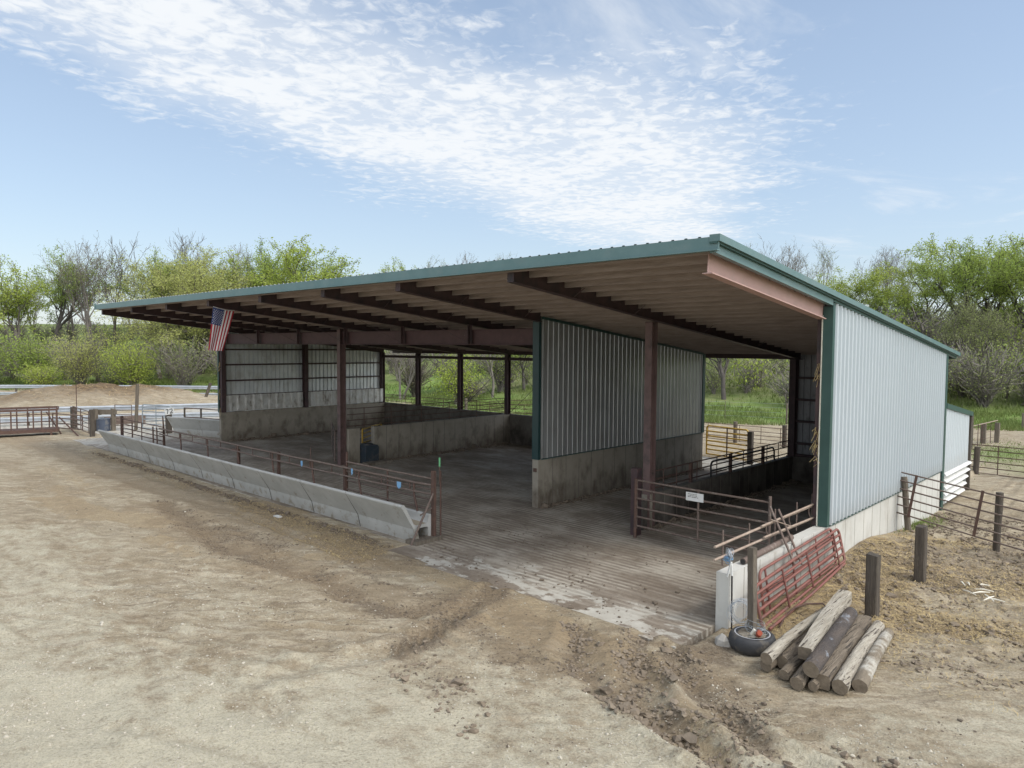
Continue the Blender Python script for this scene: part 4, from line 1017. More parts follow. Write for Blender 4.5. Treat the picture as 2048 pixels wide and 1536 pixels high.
b.build('worn_print', M['log_dark'], sg)
# railing on the pen wall
rl = thing('wall_railing', 'dark pipe railing along the top of the right pen wall beside the alley', 'railing', (-9.72, 20, .85))
for zz in (1.38, 1.17, .95):
    b = MB(); b.tube([(-9.72, 15.5, zz), (-9.72, 24.2, zz+.02)], .018, 7); b.build('rail', M['rust_dark'], rl)
for yy in (17.5, 19.85, 22.1):
    b = MB(); b.box(-9.76, -9.68, yy-.04, yy+.04, .85, 1.39); b.build('post', M['rust_dark'], rl)
for yy in (16.1, 16.75, 17.85, 19.0, 20.7, 21.3, 22.4, 23.3):
    b = MB(); b.tube([(-9.72, yy, .87), (-9.72, yy, 1.38)], .014, 6); b.build('spacer', M['rust_dark'], rl)
def rounded_gate(name, label, A, B, zt, z0, rc, r, m, inner=(), ups=(), lean=(0, 0), m2=None, cat='gate', open_end=False, group=None, m3=None):
    """tube gate with rounded top corners; lean = top shifted relative to the bottom"""
    A = Vector(A); B = Vector(B); d = (B-A).normalized(); H = zt-z0
    t = thing(name, label, cat, tuple((A+B)/2), group)
    def P(along, z):
        q = A+d*along; f = (z-z0)/H; return (q.x+lean[0]*f, q.y+lean[1]*f, q.z+z)
    Ln = (B-A).length
    pts = [P(0, z0)]
    for k in range(7):
        a = pi-(pi/2)*k/6; pts.append(P(rc+rc*cos(a), zt-rc+rc*sin(a)))
    for k in range(7):
        a = pi/2-(pi/2)*k/6; pts.append(P(Ln-rc+rc*cos(a), zt-rc+rc*sin(a)))
    pts.append(P(Ln, z0))
    if not open_end: pts.append(P(0, z0))
    b = MB(); b.tube(pts, r, 8, cap=True); b.build('frame', m, t)
    for z in inner:
        b = MB(); b.tube([P(0, z), P(Ln, z)], r*.92, 7); b.build('rail', m, t)
    for s_ in ups:
        b = MB(); n = Vector((d.y, -d.x, 0)); a_, c_ = Vector(P(Ln*s_, z0)), Vector(P(Ln*s_, zt-.0))
        off = n*(r+.006); b.beam(a_+off, c_+off, .055, .012, up=n); b.build('strap', m2 or m, t)
    return t
rounded_gate('tube_frame', 'black rounded tube frame leaning on the pen wall railing', (-9.66, 18.55, 0), (-9.66, 22.85, 0), 1.30, .87, .16, .028, M['black'], (1.04,), (), (-.02, 0), open_end=True, cat='frame')
# rail fence above the forward right wall
wf = thing('pipe_rail', 'two bare pale pipes carried on rods along the inside of the low right wall', 'rail', (-5.55, 12.8, .88))
for z0, z1, ya, yb in ((1.235, 1.27, 10.78, 15.0), (1.02, 1.0, 10.76, 14.95)):
    b = MB(); b.tube([(-5.52, ya, z0), (-5.5, (ya+yb)/2, (z0+z1)/2+.01), (-5.5, yb, z1)], .024, 7); b.build('rail', M['rust_pale'], wf)
b = MB(); b.tube([(-5.47, 12.45, 1.29), (-5.47, 15.05, 1.31)], .022, 7); b.build('rail', M['rust_pale'], wf)
b = MB(); b.tube([(-5.46, 12.54, 1.07), (-5.46, 15.0, 1.03)], .022, 7); b.build('rail', M['rust_pale'], wf)
for yy, z0, z1 in ((11.08, .86, 1.46), (12.08, .6, 1.40), (13.18, .5, 1.48), (14.22, .88, 1.45), (15.02, .3, 1.5)):
    b = MB(); b.tube([(-5.53, yy, z0), (-5.53, yy, z1)], .015, 6); b.build('rod', M['rust'], wf)
for yy in (12.7, 13.75, 14.75):
    b = MB(); b.tube([(-5.49, yy, 1.27), (-5.50, yy+.02, 1.16), (-5.48, yy+.06, 1.05)], .012, 6); b.build('spacer', M['rust'], wf)
b = MB(); b.tube([(-5.45, 12.8, 1.36), (-5.2, 13.2, 1.20)], .01, 5); b.build('tie_rod', M['rust_pale'], wf)
for k, (p, q) in enumerate((((-5.55, 12.98, 1.56), (-4.98, 12.78, .62)), ((-5.52, 13.30, 1.46), (-4.97, 13.10, .55)))):
    b = MB(); b.tube([p, q], .022, 7)
    tag(b.build('leaning_bar', M['rust'], None, q), ('left' if k == 0 else 'right')+' one of the two rusty bars leaning over the low wall onto the red gates', 'bar', 'rusty bars leaning over the low wall')
b = MB(); b.tube([(-5.27, 11.30, .935), (-5.31, 13.42, .94)], .055, 12); b.tube([(-5.269, 11.29, .935), (-5.269, 11.31, .935)], .043, 12, 1)
tag(b.build('steel_pipe', [M['rust'], M['black']], None, (-5.28, 12.3, .88)), 'thick brown steel pipe lying on top of the low right wall', 'pipe')
# red gates
rounded_gate('red_gate', 'faded red tube gate in front, leaning on the low right wall', (-4.80, 11.05, -.02), (-4.97, 15.4, .12), .66, .02, .12, .028, M['redpaint'], (.16, .29, .42, .54), (.26, .54, .90), (-.15, 0), M['reddark'], group='red gates leaning on the low wall')
rounded_gate('red_gate', 'second faded red tube gate behind the front one against the low wall', (-4.96, 11.5, .02), (-5.04, 15.1, .10), .74, .02, .14, .026, M['redpaint'], (.2, .38, .56), (.05, .38, .72), (-.12, 0), M['reddark'], group='red gates leaning on the low wall')
b = MB(); b.tube([(-4.64, 10.95, .05), (-4.74, 13.0, .09), (-4.92, 15.25, .12)], .026, 7)
tag(b.build('loose_pipe', M['redpaint'], None, (-4.6, 12.5, .05)), 'loose reddish pipe on the straw at the foot of the red gates', 'pipe')
# tyre with post
tp = thing('tyre_post_base', 'old tyre filled with concrete holding an upright grey board, by the low wall end', 'post base', (-4.60, 10.24, 0))
b = MB()
prof = [(.20,.20),(.235,.215),(.25,.205),(.262,.205),(.275,.215),(.30,.21),(.325,.185),(.34,.15),(.345,.10),(.34,.05),(.325,.01),(.30,-.02)]
n = 40; vs = []; fs = []
for k in range(n):
    a = 2*pi*k/n
    for (r_, z_) in prof: vs.append((-4.60+r_*cos(a), 10.24+r_*sin(a), z_))
m_ = len(prof)
for k in range(n):
    for j in range(m_-1):
        fs.append((k*m_+j, ((k+1) % n)*m_+j, ((k+1) % n)*m_+j+1, k*m_+j+1))
b.add(vs, fs, 0, True); b.build('tyre', M['tyre'], tp)
b = MB(); vs = []; fs = []
for k in range(n):
    a = 2*pi*k/n
    for r_, z_ in ((.243, .2165), (.262, .2165)): vs.append((-4.60+r_*cos(a), 10.24+r_*sin(a), z_))
for k in range(n): fs.append((2*k, 2*k+1, (2*((k+1) % n))+1, 2*((k+1) % n)))
b.add(vs, fs, 0, True); b.build('sidewall_ring', M['whitetyre'], tp)
b = MB(); vs = [(-4.60, 10.24, .225)]; fs = []
rs = random.Random(11)
for ring, (r_, z_) in enumerate(((.10, .22), (.205, .20))):
    for k in range(20):
        a = 2*pi*k/20; vs.append((-4.60+r_*cos(a), 10.24+r_*sin(a), z_+rs.uniform(-.015, .02)))
for k in range(20):
    fs.append((0, 1+k, 1+(k+1) % 20)); fs.append((1+k, 21+k, 21+(k+1) % 20, 1+(k+1) % 20))
b.add(vs, fs, 0); b.build('concrete_fill', M['log_white'], tp)
b = MB(); b.beam((-4.62, 10.28, .18), (-4.66, 10.30, 1.50), .11, .085, up=(.3, 1, 0)); b.build('board', M['wood_grey'], tp)
# wire coils
def coil(name, label, c, R, n, r, m, seed, tilt):
    rs = random.Random(seed); b = MB()
    for k in range(n):
        pts = []
        R1 = R*rs.uniform(.7, 1.05); ax = Vector((rs.gauss(0, .3)+tilt[0], rs.gauss(0, .3)+tilt[1], rs.gauss(0, .2)+tilt[2])).normalized()
        u = ax.orthogonal().normalized(); w = ax.cross(u); c1 = Vector(c)+Vector((rs.gauss(0, .03), rs.gauss(0, .03), rs.gauss(0, .03)))
        for j in range(17):
            a = 2*pi*j/16+k; pts.append(c1+(u*cos(a)+w*sin(a))*R1*(1+rs.uniform(-.05, .05)))
        b.tube(pts, r, 3, cap=False)
    return tag(b.build(name, m, None, c), label, 'wire')
coil('wire_coil', 'tangled coil of grey wire hanging against the wall beside the grey board', (-4.86, 10.42, .42), .20, 16, .003, M['galv'], 3, (.6, -.8, .3))
coil('wire_coil', 'loose wire loops lying around the foot of the board on the tyre', (-4.55, 10.25, .32), .15, 10, .003, M['galv_gate'], 5, (.1, .2, 1))
b = MB(); b.tube([(-4.47, 10.16, .235), (-4.45, 10.13, .29), (-4.42, 10.10, .30)], [.04, .045, .04], 10); tag(b.build('orange_cap', M['orange'], None, (-4.45, 10.14, .23)), 'small orange plastic cap on the tyre by the board', 'cap')
b = MB(); b.tube([(-4.56, 10.14, .235), (-4.52, 10.12, .31), (-4.50, 10.12, .30)], [.035, .03, .02], 6); tag(b.build('crumpled_wrapper', M['bone'], None, (-4.53, 10.13, .23)), 'crumpled pale wrapper beside the orange cap on the tyre', 'wrapper')
# measuring pole at the wall end
pl = thing('rod_stand', 'white-topped black rod standing against the front end of the low wall', 'rod', (-5.17, 10.70, 0))
b = MB(); b.tube([(-5.155, 10.70, -.05), (-5.165, 10.69, .86)], .014, 7); b.build('lower_rod', M['black'], pl)
b = MB(); b.tube([(-5.165, 10.69, .86), (-5.175, 10.68, 1.08)], .018, 7); b.build('white_sleeve', M['white'], pl)
b = MB(); b.beam((-5.22, 10.64, .84), (-5.185, 10.67, 1.06), .05, .012); b.build('white_strip', M['white'], pl)
coil('twine_tangle', 'pale blue and white twine tangled on top of the black rod', (-5.22, 10.72, 1.18), .085, 16, .004, M['galv'], 9, (.7, .7, .2))
coil('blue_twine', 'small knot of blue twine in the middle of the pale tangle', (-5.25, 10.72, 1.13), .04, 16, .006, M['bluetag'], 12, (.2, .3, 1))
# logs ---------------------------------------------------------------
def log(name, label, p, q, r0, r1, m, seed, ring=12, wob=.02, cat='log', sect='round', tw=.0):
    rs = random.Random(seed); p = Vector(p); q = Vector(q); b = MB(); N = 15
    d = (q-p).normalized(); u = Vector((0, 0, 1)).cross(d).normalized(); w = d.cross(u)
    vs = []; pw = [rs.uniform(-1, 1) for _ in range(8)]
    for i in range(N+1):
        t = i/N; c = p.lerp(q, t)+u*wob*sin(t*4+pw[0])+w*wob*.5*sin(t*5+pw[1]); r = r0*(1-t)+r1*t
        for k in range(ring):
            a = 2*pi*k/ring+tw*t
            if sect == 'round': rr_ = r*(1+.06*sin(2*a+pw[2])+.03*sin(5*a+pw[3]+t*7)+rs.uniform(-.025, .025)); x_, y_ = cos(a)*rr_, sin(a)*rr_
            else:
                ca, sa = cos(a+.78), sin(a+.78); s_ = 1/max(abs(ca), abs(sa)); s_ = min(s_, 1.33); x_, y_ = ca*s_*r*(1+rs.uniform(-.03, .03)), sa*s_*r*(1+rs.uniform(-.03, .03))
            vs.append(c+u*x_+w*y_)
    fs = [(i*ring+k, i*ring+(k+1) % ring, (i+1)*ring+(k+1) % ring, (i+1)*ring+k) for i in range(N) for k in range(ring)]
    b.add(vs, fs, 0, sect == 'round'); b.add(vs[:ring], [tuple(range(ring-1, -1, -1))], 1); b.add(vs[-ring:], [tuple(range(ring))], 1)
    o = b.build(name, [m, M['endgrain']], None, (p+q)/2)
    return tag(o, label, cat, 'old fence posts and timbers piled by the low wall')
g_ = .0
log('timber_post', 'pale knotty round post on top at the left of the pile', (-4.02, 9.36, .27), (-4.10, 11.85, .27), .082, .058, M['log_light'], 1, wob=.03)
log('timber_post', 'short pale post end at the ground under the knotty one', (-4.07, 9.55, .085), (-4.06, 11.3, .085), .085, .08, M['log_mid'], 2)
log('timber_post', 'brown round post between the knotty one and the big top beam', (-3.94, 9.76, .11), (-4.02, 11.9, .11), .095, .09, M['log_mid'], 3)
log('timber_beam', 'big squared weathered beam on top with a rotten near end', (-3.64, 9.76, .34), (-3.97, 12.35, .40), .088, .108, M['log_light'], 4, 16, .012, 'beam', 'square')
log('timber_post', 'small round post low on the left front of the pile', (-3.79, 9.47, .075), (-3.86, 11.2, .075), .072, .07, M['log_mid'], 5)
log('timber_post', 'blackened round post with blue-white stains lying on the others', (-3.42, 9.42, .29), (-3.72, 11.9, .31), .105, .095, M['log_dark'], 6, 16, .006)
log('timber_post', 'round post end on the ground under the blackened one', (-3.57, 9.32, .095), (-3.7, 11.4, .095), .09, .085, M['log_mid'], 7)
log('timber_post', 'smallest post end squeezed between the round one and the split square beam', (-3.40, 9.42, .065), (-3.52, 11.0, .065), .065, .06, M['log_mid'], 8)
log('timber_beam', 'squared brown beam with cracked face in the middle of the pile', (-3.32, 9.54, .12), (-3.60, 12.2, .12), .10, .10, M['log_mid'], 9, 16, .006, 'beam', 'square')
log('timber_post', 'long round post second from the right of the pile', (-3.10, 9.57, .11), (-3.40, 12.2, .11), .10, .085, M['log_light'], 10, 14, .012)
log('timber_post', 'round post with whitewashed far half at the right of the pile', (-2.93, 9.80, .10), (-3.20, 12.0, .11), .095, .075, M['log_white'], 11, 14, .012)
b = MB()
rs = random.Random(2)
vs = [(-4.99+.13*cos(a)*rs.uniform(.7, 1.1), 10.05+.10*sin(a)*rs.uniform(.7, 1.1), z) for z in (-.03, .06) for a in [k*pi/3 for k in range(6)]]+[(-5.0, 10.06, .15), (-4.95, 10.05, .14)]
b.add(vs, [(k, (k+1) % 6, 6+(k+1) % 6, 6+k) for k in range(6)]+[(6, 7, 13), (7, 8, 12, 13), (8, 9, 12), (9, 10, 12), (10, 11, 13, 12), (11, 6, 13)])
tag(b.build('stone', M['stone'], None, (-4.99, 10.05, 0)), 'grey angular stone on the dirt left of the tyre', 'stone')
b = MB(); b.tube([(-4.58, 11.2, .04), (-4.66, 11.6, .07), (-4.68, 12.0, .10), (-4.60, 12.35, .11), (-4.42, 12.62, .09), (-4.35, 12.62, .05)], [.012, .014, .016, .016, .016, .01], 7)
tag(b.build('curved_bar', M['rust_dark'], None, (-4.6, 12, .05)), 'curved rusty bar lying on the straw behind the log pile', 'bar')
# posts in the right yard
def post(name, label, x, y, h, w, m, lean=(0, 0), z0=0., round_=False, seed=0, cat='post', group=None):
    b = MB(); rs = random.Random(seed)
    if round_:
        N = 8; pts = [(x+lean[0]*t/N, y+lean[1]*t/N, z0-.25+(h+.25)*t/N) for t in range(N+1)]
        b.tube(pts, [w*(1+rs.uniform(-.06, .06)) for _ in pts], 10)
    else:
        N = 6; vs = []
        for i in range(N+1):
            z = z0-.25+(h+.25)*i/N; cx = x+lean[0]*i/N; cy = y+lean[1]*i/N
            for a, c in ((-1, -.8), (-.8, -1), (.8, -1), (1, -.8), (1, .8), (.8, 1), (-.8, 1), (-1, .8)): vs.append((cx+a*w*(1+rs.uniform(-.05, .05)), cy+c*w*(1+rs.uniform(-.05, .05)), z+(rs.uniform(-.02, .02) if i == N else 0)))
        fs = [(i*8+k, i*8+(k+1) % 8, (i+1)*8+(k+1) % 8, (i+1)*8+k) for i in range(N) for k in range(8)]
        b.add(vs, fs); b.add(vs[-8:], [tuple(range(8))])
    return tag(b.build(name, m, None, (x, y, z0)), label, cat, group)
post('square_post', 'short thick square post nearest the log pile', -3.68, 12.83, 1.06, .095, M['wood_dark'], seed=1)
post('square_post', 'thick square post standing further back between the straw and the broken panel', -3.60, 15.50, 1.08, .092, M['wood_dark'], seed=2)
post('round_post', 'grey round post leaning against the white wall under the broken panel', -4.92, 19.95, 1.28, .075, M['wood_grey'], (-.16, .05), round_=True, seed=3)
post('round_post', 'mossy round post behind the middle of the broken panel', -2.97, 19.35, 1.28, .075, M['wood_dark'], (.03, 0), round_=True, seed=4)
bpn = thing('broken_panel', 'sagging rusty six-rail pipe panel propped on two round posts in the right yard', 'panel', (-3.2, 19.2, .3))
for k in range(6):
    f = k/5
    p = Vector((-5.12, 19.92, 1.40)).lerp(Vector((-5.24, 19.92, .37)), f); q = Vector((-1.15, 18.6, 1.12)).lerp(Vector((-1.25, 18.6, .05)), f)
    b = MB(); b.tube([p, p.lerp(q, .5)+Vector((0, 0, -.02)), q], .019, 7); b.build('rail', M['rust'], bpn)
for s_ in (.085, .46, .90):
    p = Vector((-5.12, 19.92, 1.40)).lerp(Vector((-1.15, 18.6, 1.12)), s_+.01); q = Vector((-5.24, 19.92, .37)).lerp(Vector((-1.25, 18.6, .05)), s_)
    b = MB(); b.beam(p+Vector((0, -.02, .02)), q+Vector((0, -.02, -.03)), .06, .02, up=(0, 1, 0)); b.build('upright', M['rust_dark'], bpn)
# bleached sticks
rs = random.Random(21)
sticks = [((-2.99,15.88),(-2.86,15.62)), ((-2.9,15.9),(-2.8,15.7)), ((-2.72,15.75),(-2.52,15.95)), ((-2.75,15.5),(-2.4,15.6)), ((-2.7,15.2),(-2.45,15.5)), ((-2.5,15.35),(-2.3,15.0)), ((-2.45,15.1),(-2.15,15.1)), ((-2.45,14.95),(-2.35,15.3)), ((-2.85,15.35),(-2.6,15.15))]
for k, (p, q) in enumerate(sticks):
    b = MB(); m_ = ((p[0]+q[0])/2+rs.uniform(-.03, .03), (p[1]+q[1])/2+rs.uniform(-.03, .03), .07)
    b.tube([(p[0], p[1], .04), m_, (q[0], q[1], .05)], [.008, .016, .009], 6)
    tag(b.build('bleached_stick', M['bone'], None, m_), 'bleached stick in the small white scatter on the right yard', 'stick', 'bleached sticks scattered on the right yard')
# far right panels and posts
panel('pipe_fence', 'long thin pipe panel across the yard behind the lean-to', 'panel', (-7.4, 31.9, -.22), (1.6, 30.3, -.12), (.10, .32, .54, .76, .98, 1.16), .018, (.0, .28, .48, .70, .95), M['rust_dark'])
post('round_post', 'dark banded post in front of the pipe panel behind the lean-to', -5.55, 31.3, 1.06, .10, M['wood_dark'], (.04, 0), z0=-.15, round_=True, seed=6)
post('square_post', 'tall dark post rising directly behind the lean-to corner', -7.14, 38.7, 1.55, .12, M['wood_dark'], seed=7)
post('square_post', 'pale-topped post in the grass, middle of the three behind the lean-to', -6.95, 40.7, 1.0, .11, M['wood_grey'], seed=8)
post('square_post', 'grey post right of the pale-topped one behind the lean-to', -6.55, 41.6, .98, .10, M['wood_grey'], (.02, 0), seed=9)
post('thin_post', 'thin pale stake on the grass bank near the right edge of the photo', -6.6, 49.7, .95, .05, M['wood_grey'], seed=10)
fb = MB(); fb.tube([(-7.2, 38.5, .95), (-6.5, 41.4, 1.12)], .022, 6); tag(fb.build('slanting_pole', M['rust_pale'], None, (-6.9, 39.8, 1)), 'thin slanting pole resting between the posts behind the lean-to', 'pole')
b = MB()
for yy in (39.4, 39.9, 41.0): b.tube([(-7.0+(yy-39)*.15, yy, 0), (-7.0+(yy-39)*.15, yy, 1.05)], .016, 5)
for zz in (.3, .6, .9): b.tube([(-7.1, 38.9, zz), (-6.6, 41.5, zz)], .008, 5)
tag(b.build('mesh_panel', M['rust_dark'], None, (-6.9, 40.2, 0)), 'thin rusty mesh panel strung between the posts behind the lean-to', 'panel')
# yellow gate and fences seen through the alley
rounded_gate('yellow_gate', 'yellow tube gate standing open beyond the rear of the alley', (-14.45, 27.3, 0), (-12.45, 26.9, 0), 1.30, .12, .12, .034, M['yellow'], (.32, .50, .68, .88, 1.08), (.52,), m2=M['rust_dark'])
b = MB(); b.box(-12.32, -12.14, 26.55, 26.73, 0, 1.28); tag(b.build('square_post', M['wood_dark'], None, (-12.2, 26.6, 0)), 'dark post holding the right end of the yellow gate', 'post')
panel('pipe_fence', 'rusty pipe fence panel beyond the yellow gate at the alley end', 'panel', (-18.6, 32.15, 0), (-12.0, 32.1, 0), (.12, .30, .48, .66, .88), .014, (0, .25, .5, .66, .8, 1), M['rust_dark'])
post('round_post', 'grey fence post behind the yellow gate', -15.6, 32.3, 1.02, .10, M['wood_grey'], round_=True, seed=12)
post('round_post', 'dark fence post right of the yellow gate, seen through the alley', -13.25, 32.4, 1.02, .11, M['wood_dark'], round_=True, seed=13)
post('thin_post', 'thin pale wire-fence stake on the bank seen through the alley', -17.4, 42.8, 1.25, .045, M['wood_grey'], seed=14)
wfence = thing('wire_fence', 'faint wire fence along the foot of the grass bank', 'fence', (-22, 43.2, 0))
for zz in (.35, .65, .95, 1.2):
    b = MB(); b.tube([(-30, 37.8, zz), (-24, 40.5, zz), (-17.4, 42.8, zz), (-10, 46.5, zz)], .006, 4); b.build('wire', M['galv_gate'], wfence)
for x_, y_ in ((-30, 37.8), (-24, 40.5), (-20.8, 41.6), (-10, 46.5)):
    b = MB(); b.tube([(x_, y_, 0), (x_, y_, 1.25)], .02, 5); b.build('stake', M['wood_grey'], wfence)
# rails beyond the rear wall of the left bays
panel('pipe_fence', 'long pipe rail fence just beyond the rear wall of the left bays', 'panel', (-38, 26.0, 0), (-14, 26.0, 0), (.9, 1.10, 1.28, 1.47, 1.66), .014, (0, .12, .21, .35, .47, .6, .75, .9, 1), M['rust_dark'], zb=0)
panel('pipe_fence', 'slanting pipe rail fence behind the middle columns beyond the rear wall', 'panel', (-29.5, 29.5, 0), (-20.5, 34.5, .6), (.6, .85, 1.1, 1.35), .016, (0, .3, .6, .8, 1), M['rust_dark'], zb=0)
post('round_post', 'grey post among the rails beyond the rear left column', -38.0, 31.0, 1.15, .10, M['wood_grey'], round_=True, seed=15)
post('round_post', 'grey post among the rails beyond the second rear column', -34.2, 32.0, 1.15, .10, M['wood_grey'], round_=True, seed=16)
# divider rails on the concrete divider
panel('divider_rail', 'four-rail pipe railing standing on the concrete divider of the left bays', 'railing', (-23.12, 15.45, 1.37), (-23.12, 24.1, 1.37), (.09, .31, .53, .76), .015, (.09, .24, .42, .60, .79, 1), M['rust_dark'], zb=0)
# gate edge-on by the left column
pgx = rounded_gate('pipe_gate', 'rusty gate swung open beside the left front column', (-23.5, 15.15, 0), (-26.2, 16.75, 0), 1.28, .12, .08, .024, M['rust'], (.32, .52, .72, .92, 1.1), (.05, .5), m2=M['rust_dark'])
# yellow gate inside
rounded_gate('yellow_gate', 'muddy yellow gate seen inside the left bay through the waterer gap', (-25.2, 17.6, 0), (-26.6, 19.6, 0), 1.0, .15, .06, .04, M['yellow'], (.42, .62, .82), (.5,), m2=M['rust_dark'])
wt_ = thing('waterer_tub', 'dark blue-black cattle waterer set in the gap of the concrete divider', 'waterer', (-23.05, 16.28, 0))
b = MB(); b.prism([(15.98, 0), (16.60, 0), (16.60, .62), (16.54, .70), (16.04, .70), (15.98, .62)], 'x', -23.45, -22.68); b.build('tub', M['barrel'], wt_)
b = MB(); b.tube([(-23.05, 16.29, .70), (-23.05, 16.29, .735)], .24, 18); b.tube([(-23.05, 16.29, .736), (-23.05, 16.29, .74)], .17, 18, 1); b.build('lid_ring', [M['barrel'], M['black']], wt_)
b = MB(); b.box(-22.68, -22.30, 15.85, 16.95, -.02, .09); tag(b.build('concrete_step', M['conc'], None, (-22.5, 16.4, 0)), 'low concrete step in front of the dark waterer', 'step')
# ================================================================== left yard
post('square_post', 'thick dark square post beside the left hay rack', -42.8, 11.6, 1.2, .12, M['wood_dark'], seed=20)
post('square_post', 'dark square post at the end of the left rusty gate', -38.9, 11.35, 1.33, .10, M['wood_dark'], seed=21)
post('square_post', 'grey square post left of the blue drum', -41.4, 12.25, 1.15, .10, M['wood_grey'], seed=22)
post('square_post', 'grey square post right of the blue drum', -40.95, 12.95, 1.15, .10, M['wood_grey'], seed=23)
post('round_post', 'tallest grey pole between the small rusty gate and the galvanised gate', -40.4, 13.85, 2.45, .085, M['wood_grey'], (.12, .1), round_=True, seed=24)
post('square_post', 'black square post carrying the white number plate', -37.8, 14.55, 1.2, .13, M['wood_dark'], seed=25)
b = MB(); b.beam((-41.75, 12.1, .98), (-40.75, 13.05, .98), .06, .26, up=(0, 0, 1)); tag(b.build('plank', M['wood_grey'], None, (-41.2, 12.6, .95)), 'wide grey plank nailed across the two posts over the blue drum', 'plank')
b = MB(); b.tube([(-41.2, 12.55, -.02), (-41.2, 12.55, .62)], .33, 20); b.tube([(-41.2, 12.55, .60), (-41.2, 12.55, .64)], .34, 20)
tag(b.build('blue_drum', M['blue'], None, (-41.2, 12.55, 0)), 'faded blue cut-down drum between two grey posts', 'drum')
sgn = MB(); a_ = Vector((-37.55, 14.30, .95)); dx_ = Vector((.62, .68, 0)).normalized(); 
def plate(b, o, dx, w, h, th, mat=0, rot=0.):
    up = Vector((0, 0, 1)); dxr = dx*cos(rot)+up*sin(rot); upr = up*cos(rot)-dx*sin(rot); n = Vector((dx.y, -dx.x, 0))
    v = [o, o+dxr*w, o+dxr*w+upr*h, o+upr*h]
    b.add(v+[p-n*th for p in v], [(0, 1, 2, 3), (4, 7, 6, 5), (0, 4, 5, 1), (1, 5, 6, 2), (2, 6, 7, 3), (3, 7, 4, 0)], mat)
plate(sgn, a_, dx_, .46, .32, .01, 0, .2)
so_ = sgn.build('number_plate', M['white'], None, tuple(a_)); tag(so_, 'tilted white number plate on the black post left of the barn', 'sign')
nb = MB()
def seg(p, q):   # strokes in plate coordinates
    o = Vector(a_); up = Vector((0, 0, 1)); c_, s_ = cos(.2), sin(.2); dxr = dx_*c_+up*s_; upr = up*c_-dx_*s_; n = Vector((dx_.y, -dx_.x, 0))*.006
    P = o+dxr*p[0]+upr*p[1]+n; Q = o+dxr*q[0]+upr*q[1]+n; nb.beam(P, Q, .035, .004, up=n)
for p, q in (((.07, .27), (.19, .27)), ((.19, .27), (.11, .05)), ((.25, .25), (.38, .27)), ((.38, .27), (.38, .17)), ((.38, .17), (.25, .06)), ((.25, .06), (.40, .06))): seg(p, q)
nb.build('numerals', M['black_letter'], so_)
# hay rack
hr = thing('hay_rack', 'long rusty slatted steel hay rack at the left edge of the yard', 'hay rack', (-41.6, 6.5, 0))
A0 = Vector((-43.2, 1.5, 0)); A1 = Vector((-40.7, 10.35, 0)); dd = (A1-A0).normalized(); nn = Vector((-dd.y, dd.x, 0))*1.0
for off, zt_ in ((0, 1.28), (1, 1.33)):
    p = A0+nn*off; q = A1+nn*off
    b = MB(); b.beam(p+Vector((0, 0, zt_)), q+Vector((0, 0, zt_)), .1, .1); b.build('top_rail', M['rust_dark'], hr)
    b = MB(); b.beam(p+Vector((0, 0, .24)), q+Vector((0, 0, .24)), .08, .16); b.build('bottom_rail', M['rust_dark'], hr)
    Ln = (q-p).length; s_ = .06; k = 0
    while s_ < Ln:
        c_ = p+dd*(Ln-s_); b = MB(); b.beam(c_+Vector((0, 0, .2)), c_+Vector((0, 0, zt_)), .09, .06, up=dd); b.build('slat', M['rust_dark'], hr)
        s_ += (.62, .34, .9, .45, 1.1)[(k+int(off)) % 5]; k += 1
for zz in (.62, .98):
    b = MB(); b.tube([A0+nn+Vector((0, 0, zz)), A1+nn+Vector((0, 0, zz))], .025, 6); b.build('rail', M['rust_dark'], hr)
for s_ in (.3, 2.6, 3.3, 5.5):
    c_ = A1-dd*s_; b = MB(); b.beam(c_+nn*.0+Vector((0, 0, -.1)), c_+Vector((0, 0, .2)), .08, .08); b.build('leg', M['rust_dark'], hr)
for off in (0, 1):
    pass
b = MB(); b.beam(A1+Vector((0, 0, 1.3)), A1+nn+Vector((0, 0, 1.33)), .08, .08); b.beam(A1+Vector((0, 0, .24)), A1+nn+Vector((0, 0, .24)), .08, .08); b.build('end_rail', M['rust_dark'], hr)
b = MB(); b.beam(A0+nn*.5+Vector((0, 0, .30)), A1+nn*.5+Vector((0, 0, .30)), 1.0, .04); b.build('floor_pan', M['rust_dark'], hr)
panel('pipe_gate', 'sagging rusty gate between the hay rack and the thick dark post', 'gate', (-42.4, 10.55, .12), (-41.3, 11.6, .0), (.12, .36, .62, .84), .03, (0, 1), M['rust'], M['rust_dark'])
panel('pipe_gate', 'rusty six-rail gate between the two dark square posts at the left', 'gate', (-42.5, 11.5, .05), (-39.2, 11.3, 0), (.15, .4, .62, .84, 1.05, 1.22), .022, (.02, .5, .98), M['rust'], M['rust_dark'])
b = MB(); b.beam((-42.2, 10.8, .75), (-39.4, 10.9, -.02), .05, .05); tag(b.build('loose_pole', M['rust_dark'], None, (-41, 10.9, .3)), 'long loose pole slanting down to the ground in front of the rusty six-rail gate', 'pole')
b = MB(); b.beam((-42.9, 10.4, 1.0), (-41.2, 10.6, .0), .05, .05); tag(b.build('loose_pole', M['rust_dark'], None, (-42, 10.5, .5)), 'slanting pole against the near end of the hay rack', 'pole')
b = MB(); b.tube([(-43.3, 11.9, 0), (-43.3, 11.9, 2.35)], .022, 6); tag(b.build('thin_stake', M['rust_dark'], None, (-43.3, 11.9, 0)), 'thin tall rusty stake behind the thick dark post at the left', 'stake')
panel('small_gate', 'small rusty frame gate hanging on the tall pole', 'gate', (-41.3, 13.15, 0), (-40.55, 13.72, 0), (.22, .42, .62, .82, 1.06, 1.32), .022, (0, 1), M['rust'], M['rust'])
